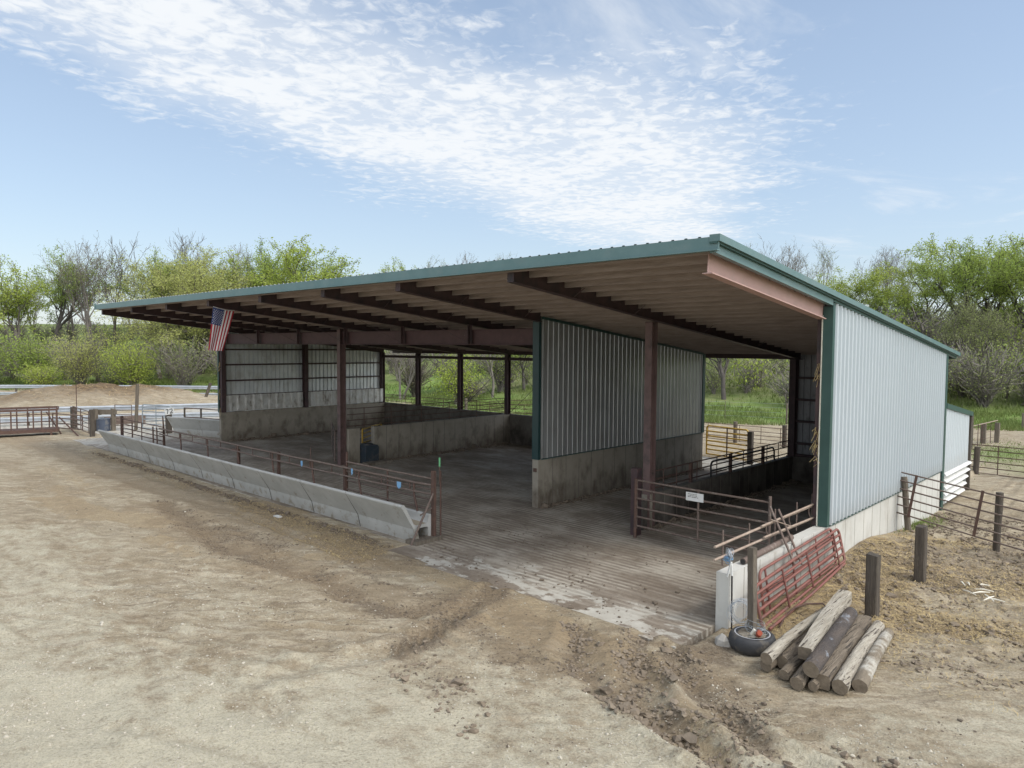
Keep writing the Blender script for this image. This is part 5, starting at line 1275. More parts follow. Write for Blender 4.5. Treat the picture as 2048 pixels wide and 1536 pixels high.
rounded_gate('galvanised_gate', 'pale galvanised rounded gate between the tall pole and the numbered post', (-40.1, 14.1, 0), (-38.0, 14.75, 0), 1.36, .12, .14, .03, M['galv_gate'], (.35, .58, .80, 1.0, 1.18), (.5,), m2=M['galv_gate'])
b = MB(); b.box(-44.5, -43.9, 13.6, 15.6, 0, .42); tag(b.build('mineral_feeder', M['rust'], None, (-44.2, 14.6, 0)), 'low rusty box feeder standing in the pale yard behind the rusty gate', 'feeder')
# second bunk left of the barn
t = thing('feed_bunk', 'short concrete feed bunk section beside the black numbered post, left of the barn', 'feed bunk', (-36, 15, 0))
def bunk_at(t, p, q):
    p = Vector(p); q = Vector(q); d = (q-p).normalized(); n = Vector((-d.y, d.x, 0)); b = MB()
    prof = [(y-10.3, z) for y, z in BP]; vs = [p+n*u+Vector((0, 0, z)) for u, z in prof]+[q+n*u+Vector((0, 0, z)) for u, z in prof]; k = len(prof)
    b.add(vs, [(i, (i+1) % k, k+(i+1) % k, k+i) for i in range(k)]); b.add(vs[:k], [tuple(range(k-1, -1, -1))]); b.add(vs[k:], [tuple(range(k))])
    b.build('trough', M['bunk'], t)
bunk_at(t, (-37.2, 14.55, 0), (-35.3, 15.2, 0))
t = thing('feed_bunk', 'concrete feed bunk section touching the left corner of the barn', 'feed bunk', (-34, 15.5, 0))
bunk_at(t, (-35.28, 15.205, 0), (-33.05, 15.96, 0))
panel('pipe_fence', 'pipe rail fence behind the short bunk left of the barn', 'panel', (-38.4, 15.6, 0), (-33.2, 17.3, 0), (.72, 1.2), .025, (0, .22, .48, .75, 1), M['rust_dark'], M['wood_dark'], zb=0, upr=.05)
# guard rails
def guardrail(name, label, pts, z, h=.31, posts=None, n=3, group=None):
    t = thing(name, label, 'guard rail', pts[0]+(0,), group)
    for (a, c) in zip(pts[:-1], pts[1:]):
        a = Vector((*a, 0)); c = Vector((*c, 0)); d = (c-a).normalized(); nrm = Vector((d.y, -d.x, 0))
        prof = [(.0, h/2), (.045, h/2-.02), (.08, h*.33), (.08, h*.2), (.0, .04), (.0, -.04), (.08, -h*.2), (.08, -h*.33), (.045, -h/2+.02), (.0, -h/2), (-.012, -h/2), (-.012, h/2)]
        k = len(prof); b = MB(); c2 = c+d*.05
        vs = [a+nrm*u+Vector((0, 0, z+v)) for u, v in prof]+[c2+nrm*u+Vector((0, 0, z+v)) for u, v in prof]
        b.add(vs, [(i, (i+1) % k, k+(i+1) % k, k+i) for i in range(k)]); b.add(vs[:k], [tuple(range(k-1, -1, -1))]); b.add(vs[k:], [tuple(range(k))]); b.build('rail_section', M['galv'], t)
        b = MB(); b.beam(a-nrm*.08+Vector((0, 0, -.3)), a-nrm*.08+Vector((0, 0, z+.1)), .12, .12, up=d); b.build('post', M['wood_grey'], t)
    return t
FG = [(-84, -6), (-79.5, 3.5), (-75.2, 12.0), (-70.6, 18.8), (-66, 23.9), (-60.5, 28.5), (-55, 32.5), (-49, 36)]
FG = [(-78.5, 2), (-74.3, 9.2), (-70.4, 14.9), (-66.0, 19.6), (-61.2, 24.2), (-56, 28.6), (-51, 33)]
guardrail('guard_rail', 'upper galvanised guard rail at the foot of the wooded bank', FG, 1.0, .30)
guardrail('guard_rail', 'lower galvanised guard rail under the upper one at the foot of the bank', FG, .42, .26)
NG = [(-49.5, 3.5), (-48.2, 7.0), (-46.6, 10.4), (-45.2, 13.6), (-43.8, 17.0), (-42.3, 20.5), (-40.8, 24)]
guardrail('guard_rail', 'upper galvanised guard rail across the pale yard left of the barn', NG, .85, .31)
guardrail('guard_rail', 'lower galvanised guard rail across the pale yard left of the barn', NG, .32, .31)
post('round_post', 'broken pale stump leaning behind the far guard rail', -80.5, 30.4, 2.3, .25, M['log_white'], (-.7, -.3), z0=.2, round_=True, seed=31, cat='stump')
post('round_post', 'dark stake leaning out of the heap near the barn corner', -55.0, 23.7, 1.6, .12, M['wood_dark'], (.35, .5), round_=True, seed=32)
for k, (x_, y_) in enumerate(((-57.3, 18.4), (-57.5, 19.1))):
    b = MB(); vs = []; fs = []; R_ = .12 if k == 0 else .17
    for i in range(7):
        for j in range(10):
            th = pi*i/6; ph_ = 2*pi*j/10; vs.append((x_+R_*sin(th)*cos(ph_), y_+R_*sin(th)*sin(ph_), .95+R_*.8*cos(th)))
    for i in range(6):
        for j in range(10): fs.append((i*10+j, (i+1)*10+j, (i+1)*10+(j+1) % 10, i*10+(j+1) % 10))
    b.add(vs, fs, 0, True); tag(b.build('white_ball', M['bone'], None, (x_, y_, .95)), ('smaller' if k == 0 else 'larger')+' pale round lump on the front of the straw heap', 'lump')
b = MB(); b.tube([(-68.2, 14.2, .3), (-68.0, 15.0, .3)], .38, 14); tag(b.build('water_tank', M['galv_gate'], None, (-68, 14.5, .1)), 'small grey tank in front of the lower far guard rail', 'tank')
b = MB(); b.box(-17.35, -17.1, 9.3, 9.42, -.0, .035); tag(b.build('white_scrap', M['white'], None, (-17.2, 9.35, 0)), 'white scrap lying on the dirt in front of the bunk', 'scrap')
# ================================================================== flag
fx = -22.62
fl = thing('national_flag', 'American flag hanging down from the roof edge beside a rafter', 'flag', (fx, 10.4, 5.0))
NXf, NYf = 52, 78
def flag_pt(s, t, off=0):        # s across the short side (0 front .. 1 back), t down the long side
    y0 = 10.13+.72*s; z0_ = 5.74-.10*s-.03*sin(pi*s)
    y1 = 9.93+.50*s; z1_ = 4.35-.02*s
    y = y0*(1-t)+y1*t; z = z0_*(1-t)+z1_*t
    w = .05*t*sin(s*9+t*1.2)+.03*sin(s*4+1)+(.06*max(0, s-.8)*5*t)
    return (fx+w+off, y, z)
vs = []; fs = []; mi = []
for i in range(NXf+1):
    for j in range(NYf+1): vs.append(flag_pt(i/NXf, j/NYf))
b = MB(); canton_s, canton_t = 7/13, .40
for i in range(NXf):
    for j in range(NYf):
        s_ = (i+.5)/NXf; t_ = (j+.5)/NYf
        b_ = 2 if (s_ < canton_s and t_ < canton_t) else (0 if int(s_*13) % 2 == 0 else 1)
        fs.append((i*(NYf+1)+j, (i+1)*(NYf+1)+j, (i+1)*(NYf+1)+j+1, i*(NYf+1)+j+1)); mi.append(b_)
b.v = vs; b.f = fs; b.m = mi; b.sm = [True]*len(fs)
# stars: 50, in nine staggered rows, on both faces
for side in (.006, -.006):
    for r_ in range(9):
        for c_ in range(6 if r_ % 2 == 0 else 5):
            ss_ = canton_s*((r_+1)/10); tt_ = canton_t*((c_+1)/6.6 if r_ % 2 == 0 else (c_+1.5)/6.6)
            pv = []
            for k in range(10):
                a = 2*pi*k/10+.3; rr_ = .021 if k % 2 == 0 else .0085
                pv.append(flag_pt(ss_+rr_*cos(a)/.72*1.15, tt_+rr_*sin(a)/1.39*1.15, side))
            b.add(pv, [tuple(range(10)) if side > 0 else tuple(range(9, -1, -1))], 1)
b.build('cloth', [M['flag_red'], M['flag_white'], M['flag_blue']], fl)
b = MB(); b.tube([flag_pt(s_, 0) for s_ in (0, .25, .5, .75, 1)], .014, 6); b.build('header_band', M['flag_white'], fl)

# ================================================================== vegetation
def tree_proto(seed, kind):
    rs = random.Random(seed)
    P = dict(
        G1=dict(trunk=.34, nl=(6, 5, 4, 4), leaf=19, ls=.125, spread=.95, tw=.018, bud='leaf_g1', wood='bark', tropism=.12),
        G2=dict(trunk=.42, nl=(7, 5, 4, 3), leaf=20, ls=.12, spread=.75, tw=.018, bud='leaf_g2', wood='bark_dark', tropism=.2),
        O1=dict(trunk=.38, nl=(6, 5, 4, 4), leaf=9, ls=.10, spread=.8, tw=.018, bud='leaf_o', wood='bark', tropism=.2),
        W1=dict(trunk=.30, nl=(6, 6, 5, 4), leaf=19, ls=.095, spread=1.1, tw=.014, bud='leaf_w', wood='bark', tropism=.05),
        B1=dict(trunk=.40, nl=(5, 5, 4, 3), leaf=1.6, ls=.10, spread=.72, tw=.016, bud='leaf_b', wood='bark_grey', tropism=.28),
        B2=dict(trunk=.38, nl=(5, 5, 4, 4), leaf=2.4, ls=.10, spread=.85, tw=.015, bud='leaf_o', wood='bark_grey', tropism=.2),
        B3=dict(trunk=.42, nl=(5, 5, 4, 3), leaf=.4, ls=.08, spread=.8, tw=.018, bud='leaf_b', wood='bark', tropism=.22))[kind]
    H = 12.0
    wood = MB(); twigs = MB(); LP = []
    Lf = (P['trunk']*H, .36*H, .21*H, .12*H, .065*H)
    def grow(p, d, L, r, lvl):
        n = 5 if lvl < 2 else (4 if lvl < 4 else 3)
        pts = [p.copy()]; dd = d.copy(); q = p.copy()
        wob = (.07, .16, .2, .24, .3)[lvl]
        for i in range(n):
            dd = (dd+Vector((rs.gauss(0, wob), rs.gauss(0, wob), rs.gauss(0, wob)+P['tropism']*(.6 if lvl else .3)))).normalized()
            q = q+dd*(L/n); pts.append(q.copy())
        r1 = r*(.62 if lvl == 0 else .35)
        rad = [max(P['tw']*.55, r*(1-t/n)+r1*(t/n)) for t in range(n+1)]
        tgt = wood if lvl <= 1 else twigs
        tgt.tube(pts, rad, (9, 6, 4, 3, 3)[lvl], cap=False)
        if lvl < 4:
            k = P['nl'][lvl]
            for c in range(k):
                t = rs.uniform(.5 if lvl == 0 else .22, 1.0) if c else 1.0
                i = min(n-1, int(t*n)); f = t*n-i
                b = pts[i].lerp(pts[min(i+1, n)], f)
                base = (pts[min(i+1, n)]-pts[i]).normalized() if i < n else dd
                az = 2*pi*(c/k)+rs.uniform(-.5, .5)
                u = base.orthogonal().normalized(); w = base.cross(u)
                ang = rs.uniform(.35, .85)*P['spread']*(1.0 if c else .45)
                nd = (base*cos(ang)+(u*cos(az)+w*sin(az))*sin(ang)).normalized()
                grow(b, nd, Lf[lvl+1]*rs.uniform(.65, 1.15), max(P['tw'], rad[i]*rs.uniform(.5, .7)), lvl+1)
        if lvl >= 3:
            m = P['leaf']*(1 if lvl == 4 else 1.5); m = int(m)+(1 if rs.random() < m % 1 else 0)
            for _ in range(m):
                t = rs.random(); i = min(n-1, int(t*n)); b = pts[i].lerp(pts[i+1], rs.random())
                LP.append(b+Vector((rs.gauss(0, .16), rs.gauss(0, .16), rs.gauss(0, .14))))
    for s in range(1 if kind not in ('B1', 'W1') else 2):
        grow(Vector((s*.3, 0, -.3)), Vector((rs.gauss(0, .1)+s*.25, rs.gauss(0, .1), 1)).normalized(), Lf[0], .20 if kind[0] != 'B' else .16, 0)
    # leaves
    rg = np.random.default_rng(seed)
    LPn = np.array([tuple(p) for p in LP]) if LP else np.zeros((1, 3))
    n = len(LPn)
    a = rg.normal(size=(n, 3)); a /= np.linalg.norm(a, axis=1)[:, None]
    c = rg.normal(size=(n, 3)); c = np.cross(a, c); c /= np.linalg.norm(c, axis=1)[:, None]
    s = (P['ls']*rg.uniform(.6, 1.3, n))[:, None]
    V = np.stack([LPn-a*s*.6, LPn+c*s*.35, LPn+a*s*.6, LPn-c*s*.35], 1).reshape(-1, 3)
    top = max(LPn[:, 2].max(), 1)
    tv = np.array(twigs.v); nt = len(tv)
    top = max(top, tv[:, 2].max())
    sc = 12.0/top
    # crown mesh: twigs + leaves (quads throughout)
    F = [list(f) for f in twigs.f]; F = np.array([f for f in F if len(f) == 4])
    LF = np.arange(n*4).reshape(n, 4)+nt
    crown = np_mesh('crown', np.vstack([tv, V])*sc, np.vstack([F, LF]), [M[P['wood']], M[P['bud']]], smooth=False,
                    midx=np.concatenate([np.zeros(len(F), int), np.ones(n, int)]))
    wv = np.array(wood.v)*sc; WF = np.array([f for f in wood.f if len(f) == 4])
    trunk = np_mesh('trunk', wv, WF, M[P['wood']])
    return trunk, crown
PROTO = {}
for kd, seeds in (('G1', (1, 2, 3)), ('G2', (4, 5)), ('O1', (6, 7)), ('W1', (8, 9)), ('B1', (10, 11)), ('B2', (12, 13)), ('B3', (14, 15))):
    PROTO[kd] = [tree_proto(s * 7 + 3, kd) for s in seeds]
TREES=[
(-107.6,19.8,14.3,"O1","olive half-leafed tree cut by the left edge of the photo"),
(-100.5,21.0,14.0,"G1","rounded green tree at the far left end of the wooded slope"),
(-112.5,26.2,13.1,"B1","slim bare tree with sky behind it, second in from the left edge"),
(-104.0,25.9,15.9,"G2","tall green ivy-clad tree left of the first grey bare crowns"),
(-108.6,29.8,17.6,"B2","grey bare tree just right of the tall ivy-clad tree"),
(-100.1,29.6,16.9,"B1","bare grey tree left of the dark forked bare tree above the roof's left tip"),
(-123.0,32.8,16.5,"O1","pale olive tree behind the ivy-clad tree, between bare crowns"),
(-95.8,30.9,16.7,"B3","dark forked bare tree directly above the left tip of the barn roof"),
(-111.6,38.0,17.2,"B2","thin bare tree between the forked bare tree and the green willow-like crowns"),
(-97.1,35.2,15.8,"O1","half-leafed olive tree standing above the outer left rafters"),
(-89.2,34.4,15.5,"G2","green tree beneath the tallest bare spike over the barn's left roof"),
(-102.7,40.9,20.3,"B3","tallest bare spike of branches rising over the left part of the roof"),
(-80.6,34.1,14.4,"W1","broad pale yellow-green willow-like tree above the hanging flag"),
(-80.9,36.6,15.3,"W1","olive-brown willow-like tree right of the pale one above the flag"),
(-94.9,45.5,17.6,"B1","bare greyish tree in the gap right of the willow-like trees"),
(-85.6,43.2,16.2,"O1","thin olive tree at the left shoulder of the last big green tree over the roof"),
(-81.7,44.1,17.0,"G2","tallest green tree with pointed top over the middle-left of the roof"),
(-76.2,43.8,15.3,"G1","bright green rounded tree beside the pointed one over the roof"),
(-79.6,48.8,14.7,"G2","small green tree at the right end of the left-hand tree group over the roof"),
(-80.0,62.2,16.2,"G1","small green treetop peeking over the roof above its middle"),
(-80.6,67.2,16.8,"B2","brownish bare treetop peeking over the roof right of the small green one"),
(-80.9,72.4,17.0,"O1","olive treetop low over the roof's front edge, middle of the peeking tops"),
(-75.8,71.7,17.5,"B1","bare treetop with upright twigs peeking over the roof"),
(-74.3,75.9,17.6,"B2","last bare treetop peeking over the roof before open sky"),
(-48.0,37.3,6.7,"B1","pale slender sapling on the grass bank seen past the rearmost left column"),
(-40.9,41.2,7.5,"B2","grey tree with thin pale stem behind the cross bracing"),
(-40.4,44.5,6.8,"G2","green tree behind the bracing beside the tall partition wall"),
(-23.9,47.6,8.0,"G2","green tree with dark trunk on the bank seen through the alley opening"),
(-29.3,54.9,8.6,"O1","olive tree on the bank close beside the partition's rear corner"),
(-25.2,58.8,10.3,"B3","bare dark-trunked tree high on the bank in the alley opening"),
(-29.3,63.2,11.8,"O1","thin olive tree between the two trunks in the alley opening"),
(-40.0,83.3,17.3,"B2","bare brown treetop just right of the roof's high corner"),
(-36.3,81.3,17.9,"B3","tall bare tree with slanting twigs right of the roof's high corner"),
(-37.0,91.7,18.2,"B1","thin reddish bare tree above the sloping right roof edge"),
(-32.7,90.3,18.1,"B2","airy bare tree with budding twigs left of the rounded green tree"),
(-24.3,73.4,12.8,"G1","rounded green tree above the middle of the sloping right roof edge"),
(-23.5,65.9,10.4,"G2","lower green tree close behind the sloping right roof edge"),
(-31.4,102.4,17.9,"B3","bare tree right behind the rounded green tree"),
(-28.3,99.9,17.9,"B1","middle bare tree of the bare row right of the rounded green tree"),
(-26.8,104.1,17.6,"B2","bare tree next to the big green crowns at the right"),
(-20.5,71.4,10.3,"G2","green tree close behind the lower half of the sloping roof edge"),
(-20.7,79.5,12.1,"O1","olive tree between the low green tree and the big right-hand crowns"),
(-16.9,74.8,13.8,"G1","leftmost of the big bright green crowns at the right edge"),
(-13.9,72.1,14.1,"G2","big green crown second from the right edge of the photo"),
(-12.4,76.3,15.0,"G1","highest bright green crown near the right edge of the photo"),
(-9.8,73.3,14.2,"G2","green crown cut by the right edge of the photo"),
(-13.2,61.8,9.4,"O1","thin grey-green tree just behind the lean-to"),
(-11.0,61.1,8.2,"O1","tangled half-leafed tree right of the lean-to, beneath the green crowns"),
(-9.0,60.3,7.4,"B3","dark bare tree at the right edge beneath the green crowns"),
]
rt = random.Random(77)
for k, (x, y, top, kind, lab) in enumerate(TREES):
    g = float(hill(x, y)); H = max(3.0, (top-g)*(1.1 if x < -60 else 1.03))
    tr, cr = PROTO[kind][k % len(PROTO[kind])]
    e = thing({'G': 'leafy_tree', 'O': 'budding_tree', 'W': 'willow_tree', 'B': 'bare_tree'}[kind[0]], lab, 'tree', (x, y, g-.1), 'trees on the bank behind the barn')
    sxy = H/12*(1.0 if H > 9 else 1.15)*rt.uniform(.95, 1.2)*(1.25 if kind[0] in 'GW' else 1.0)
    e.scale = (sxy, sxy, H/12); e.rotation_euler = (0, 0, rt.uniform(0, 6.28))
    for nm, me in (('trunk', tr), ('crown', cr)):
        o = bpy.data.objects.new(nm, me); col.objects.link(o); o.parent = e
# shrubs -------------------------------------------------------------
def shrub_arrays(seed, h, spread, nst, nleaf, ls, up=.9):
    rg = np.random.default_rng(seed); V = []; F = []; LP = []
    for s in range(nst):
        az = rg.uniform(0, 2*pi); out = rg.uniform(.1, 1)*spread; hh = h*rg.uniform(.55, 1.05)
        p = np.array([rg.normal(0, .15), rg.normal(0, .15), -.1]); pts = [p]
        for i in range(5):
            t = (i+1)/5
            pts.append(np.array([out*t**1.3*cos(az), out*t**1.3*sin(az), hh*t*up])+rg.normal(0, .09*h/3, 3))
        for sub in range(3):
            base = pts[2+sub]; d = rg.normal(0, 1, 3); d[2] = abs(d[2])*.9; d /= np.linalg.norm(d)
            tip = base+d*h*.28; pts2 = [base, (base+tip)/2+rg.normal(0, .06, 3), tip]
            for a_, b_ in zip(pts2[:-1], pts2[1:]):
                w = np.cross(b_-a_, rg.normal(0, 1, 3)); w = w/(np.linalg.norm(w)+1e-9)*.014
                k = len(V); V += [a_-w, a_+w, b_+w, b_-w]; F.append((k, k+1, k+2, k+3))
            LP += [tip, pts2[1], tip]
        for a_, b_ in zip(pts[:-1], pts[1:]):
            w = np.cross(b_-a_, rg.normal(0, 1, 3)); w = w/(np.linalg.norm(w)+1e-9)*.024
            k = len(V); V += [a_-w, a_+w, b_+w, b_-w]; F.append((k, k+1, k+2, k+3))
        LP += pts[2:]
    LP = np.array(LP); V = np.array(V); F = np.array(F)
    idx = rg.integers(0, len(LP), nleaf); C = LP[idx]+rg.normal(0, .20*h/3+.05, (nleaf, 3))
    a = rg.normal(size=(nleaf, 3)); a /= np.linalg.norm(a, axis=1)[:, None]
    c = np.cross(a, rg.normal(size=(nleaf, 3))); c /= np.linalg.norm(c, axis=1)[:, None]
    s = (ls*rg.uniform(.6, 1.3, nleaf))[:, None]
    LV = np.stack([C-a*s*.6, C+c*s*.4, C+a*s*.6, C-c*s*.4], 1).reshape(-1, 3)
    LF = np.arange(nleaf*4).reshape(-1, 4)
    return V, F, LV, LF
def shrub(name, label, x, y, h, spread, leafm, seed, nst=70, nleaf=3500, ls=.13, wood='bark_grey', cat='shrub', z=None):
    V, F, LV, LF = shrub_arrays(seed, h, spread, nst, nleaf, ls)
    g = float(hill(x, y)) if z is None else z
    e = thing(name, label, cat, (x, y, g), 'shrubs along the foot of the bank')
    o = bpy.data.objects.new('stems', np_mesh('stems', V, F, M[wood], False)); col.objects.link(o); o.parent = e
    o = bpy.data.objects.new('foliage', np_mesh('foliage', LV, LF, M[leafm], False)); col.objects.link(o); o.parent = e
shrub('flowering_shrub', 'broad yellowish shrub in front of the trees, left of the barn', -81.5, 22.8, 6.0, 3.7, 'leaf_w', 1, 120, 8500, .105)
shrub('leafy_shrub', 'bright green shrub between the yellowish shrub and the barn roof tip', -76.0, 25.8, 4.9, 2.9, 'leaf_g1', 2, 90, 9500, .115)
shrub('leafy_shrub', 'dark green shrub behind the far guard rail left of the yellowish shrub', -88.5, 20.5, 5.4, 3.6, 'leaf_g2', 3, 90, 6500, .15)
shrub('leafy_shrub', 'dense green shrub at the far left edge behind the guard rail', -90.5, 15.6, 5.8, 3.6, 'leaf_g2', 4, 90, 6500, .15)
shrub('leafy_shrub', 'low bright green shrub at the foot of the yellowish one', -82.5, 19.6, 2.6, 2.4, 'leaf_g1', 5, 60, 5500, .10)
shrub('brushy_thicket', 'grey-brown thicket under the roof tip left of the flag', -73.0, 29.5, 5.6, 3.8, 'leaf_o', 6, 100, 2600, .10, 'bark_grey', 'thicket')
shrub('brushy_thicket', 'tan thicket right beside the left corner of the barn', -67.8, 32.4, 6.0, 3.4, 'leaf_o', 7, 150, 2000, .11, 'bark_grey', 'thicket')
shrub('brushy_thicket', 'dark thicket at the guard rail between the two green shrubs', -79.5, 27.5, 4.0, 3.0, 'leaf_o', 8, 120, 1500, .11, 'bark_grey', 'thicket')
shrub('brushy_thicket', 'dark grey round thicket on the grass bank seen between the rear columns', -48.6, 39.3, 3.6, 2.1, 'leaf_b', 9, 120, 1500, .09, 'bark', 'thicket')
shrub('brushy_thicket', 'brownish thicket left of the bright tree seen through the open rear', -48.0, 43.0, 4.6, 3.4, 'leaf_o', 10, 100, 2400, .09, 'bark_grey', 'thicket')
shrub('brushy_thicket', 'low brown thicket under the bright tree seen through the open rear', -41.2, 38.8, 2.0, 2.0, 'leaf_b', 11, 80, 1300, .09, 'bark_grey', 'thicket')
shrub('brushy_thicket', 'greyish thicket behind the cross bracing seen through the open rear', -42.2, 43.5, 4.4, 3.2, 'leaf_g1', 12, 90, 3000, .09, 'bark_grey', 'thicket')
shrub('bright_sapling', 'bright yellow-green bush in front of the trees between two rear columns', -40.4, 36.9, 3.9, 1.35, 'leaf_y', 13, 60, 4200, .10, 'bark_grey')
shrub('brushy_thicket', 'grey tangled thicket behind the lean-to below the green crowns', -12.5, 55.5, 4.0, 3.2, 'leaf_o', 14, 110, 2200, .09, 'bark_grey', 'thicket')
shrub('leafy_shrub', 'green bushes at the right edge under the grey trees', -6.5, 60.0, 3.6, 3.4, 'leaf_g2', 15, 80, 5500, .14)
shrub('brushy_thicket', 'grey drooping thicket at the right edge of the bank', -9.6, 56.2, 4.4, 3.4, 'leaf_o', 16, 110, 2200, .09, 'bark_grey', 'thicket')
# undergrowth that reads as one mass: protos scattered over the bank
def scatter_brush(name, label, pts, protos, mats, seed):
    rg = np.random.default_rng(seed); VV = []; FF = []; MI = []; n = 0
    for (x, y, s) in pts:
        V, F, LV, LF = protos[rg.integers(len(protos))]
        a = rg.uniform(0, 2*pi); R = np.array([[cos(a), -sin(a), 0], [sin(a), cos(a), 0], [0, 0, 1]])
        g = float(hill(x, y))
        for (v, f, m) in ((V, F, 0), (LV, LF, 1)):
            VV.append((v@R.T)*s+np.array([x, y, g])); FF.append(f+n); MI.append(np.full(len(f), m)); n += len(v)
    me = np_mesh(name, np.vstack(VV), np.vstack(FF), mats, False, np.concatenate(MI))
    o = bpy.data.objects.new(name, me); col.objects.link(o); o['kind'] = 'stuff'; o['label'] = label; o['category'] = 'undergrowth'
pa = [shrub_arrays(100+i, 3.2, 2.2, 26, 420, .15) for i in range(3)]
pb = [shrub_arrays(200+i, 3.0, 2.0, 40, 110, .12) for i in range(3)]
rg = np.random.default_rng(3)
def band(n, x0, x1, d0, d1, smin, smax):
    out = []
    while len(out) < n:
        x = rg.uniform(x0, x1); y = rg.uniform(-10, 110)
        d = float(foot_dist(np.array([x]), np.array([y]))[0])
        if d0 < d < d1: out.append((x, y, rg.uniform(smin, smax)))
    return out
scatter_brush('green_undergrowth', 'green leafy undergrowth of the left-hand woods', band(80, -125, -62, 2, 34, .5, 1.2), pa, [M['bark_grey'], M['leaf_g2']], 1)
scatter_brush('twiggy_undergrowth', 'grey-brown twiggy undergrowth of the left-hand woods', band(120, -125, -60, 2, 30, .6, 1.2), pb, [M['bark_grey'], M['leaf_o']], 2)
scatter_brush('green_undergrowth', 'green undergrowth on the bank behind the barn', band(110, -58, -6, 8, 40, .4, 1.1), pa, [M['bark_grey'], M['leaf_g1']], 3)
scatter_brush('twiggy_undergrowth', 'twiggy undergrowth on the bank behind the barn', band(230, -58, -6, 8, 36, .35, .8), pa, [M['bark_grey'], M['leaf_o']], 4)
scatter_brush('green_undergrowth', 'green undergrowth of the right-hand woods', band(60, -20, 20, 7, 34, .8, 1.6), pa, [M['bark_grey'], M['leaf_g2']], 5)
scatter_brush('twiggy_undergrowth', 'twiggy undergrowth of the right-hand woods', band(70, -20, 20, 5, 30, .8, 1.5), pb, [M['bark_grey'], M['leaf_o']], 6)
# ------------------------------------------------------------------ small ground litter
def tri_litter(name, label, cat, P, L, Wd, m, seed, flat=.25, z0=.01):
    rg = np.random.default_rng(seed); n = len(P)
    a = rg.uniform(0, 2*pi, n); d = np.stack([np.cos(a), np.sin(a), rg.normal(0, flat, n)], 1)
    w = np.stack([-np.sin(a), np.cos(a), np.zeros(n)], 1)
    C = np.stack([P[:, 0], P[:, 1], ground_z(P[:, 0], P[:, 1])+z0+rg.uniform(0, .02, n)], 1)
    l = L*rg.uniform(.4, 1.2, n)[:, None]; ww = Wd*rg.uniform(.6, 1.4, n)[:, None]
    V = np.stack([C-d*l/2-w*ww/2, C+d*l/2-w*ww/2, C+d*l/2+w*ww/2, C-d*l/2+w*ww/2], 1).reshape(-1, 3)
    me = np_mesh(name, V, np.arange(n*4).reshape(n, 4), m, False)
    o = bpy.data.objects.new(name, me); col.objects.link(o); tag(o, label, cat, kind='stuff')
def rej(n, x0, x1, y0, y1, f, seed):
    rg = np.random.default_rng(seed); out = []
    tot = 0
    while tot < n:
        X = rg.uniform(x0, x1, n*2); Y = rg.uniform(y0, y1, n*2); keep = rg.random(n*2) < f(X, Y)
        # keep litter off the concrete
        on = np.zeros(len(X), bool)
        for a, b, c, d in SLABS: on |= (X > a-.02) & (X < b+.2) & (Y > c-.02) & (Y < d+.4)
        on |= (X > -33.3) & (X < -12.6) & (Y > 9.85) & (Y < 10.8)
        keep &= ~on
        out.append(np.stack([X[keep], Y[keep]], 1)); tot += keep.sum()
    return np.vstack(out)[:n]
fs_ = lambda X, Y: np.clip(strokes(X, Y, STRAW, 4, .4), 0, 1)
tri_litter('straw_litter', 'loose straw scattered over the right yard and along the bunk', 'straw', rej(26000, -5.15, 0, 10.4, 20, lambda X, Y: np.clip(fs_(X, Y)+.10, 0, 1), 1), .085, .006, M['straw'], 1)
tri_litter('straw_litter', 'fine straw along the foot of the concrete bunk', 'straw', rej(6000, -34, -12.3, 8.3, 10.3, lambda X, Y: np.clip(fs_(X, Y)*.9, 0, 1), 2), .07, .007, M['straw'], 2)
tri_litter('straw_litter', 'straw stuck on the manure heap', 'straw', rej(1200, -69, -53, 11, 26, lambda X, Y: np.exp(-((X+60.5)/5)**2-((Y-19)/4.5)**2), 3), .22, .02, M['straw'], 3, .5, .0)
def pebbles(name, label, cat, P, r, m, seed, sink=.3, rough=.35):
    rg = np.random.default_rng(seed); n = len(P)
    t = (1+5**.5)/2
    ico = np.array([(-1, t, 0), (1, t, 0), (-1, -t, 0), (1, -t, 0), (0, -1, t), (0, 1, t), (0, -1, -t), (0, 1, -t), (t, 0, -1), (t, 0, 1), (-t, 0, -1), (-t, 0, 1)])/1.902
    F = np.array([(0,11,5),(0,5,1),(0,1,7),(0,7,10),(0,10,11),(1,5,9),(5,11,4),(11,10,2),(10,7,6),(7,1,8),(3,9,4),(3,4,2),(3,2,6),(3,6,8),(3,8,9),(4,9,5),(2,4,11),(6,2,10),(8,6,7),(9,8,1)])
    R = r*np.exp(rg.normal(0, .45, n)); a = rg.uniform(0, 2*pi, n)
    J = 1+rg.uniform(-rough, rough, (n, 12, 1)); V = ico[None]*J
    V = V*np.stack([np.ones(n), rg.uniform(.6, 1, n), rg.uniform(.4, .75, n)], 1)[:, None, :]
    ca, sa = np.cos(a)[:, None], np.sin(a)[:, None]
    V = np.stack([V[..., 0]*ca-V[..., 1]*sa, V[..., 0]*sa+V[..., 1]*ca, V[..., 2]], 2)*R[:, None, None]
    C = np.stack([P[:, 0], P[:, 1], ground_z(P[:, 0], P[:, 1])+R*(.45-sink)], 1)
    V = (V+C[:, None, :]).reshape(-1, 3)
    FF = (F[None]+np.arange(n)[:, None, None]*12).reshape(-1, 3)
    me = np_mesh(name, V, FF, m, False); o = bpy.data.objects.new(name, me); col.objects.link(o); tag(o, label, cat, kind='stuff')
fp = lambda X, Y: np.clip(.12+.9*strokes(X, Y, PALE, 1, .6), 0, 1)*np.clip(fbm(X, Y, .9, 2)*2.6-.9, .03, 1)
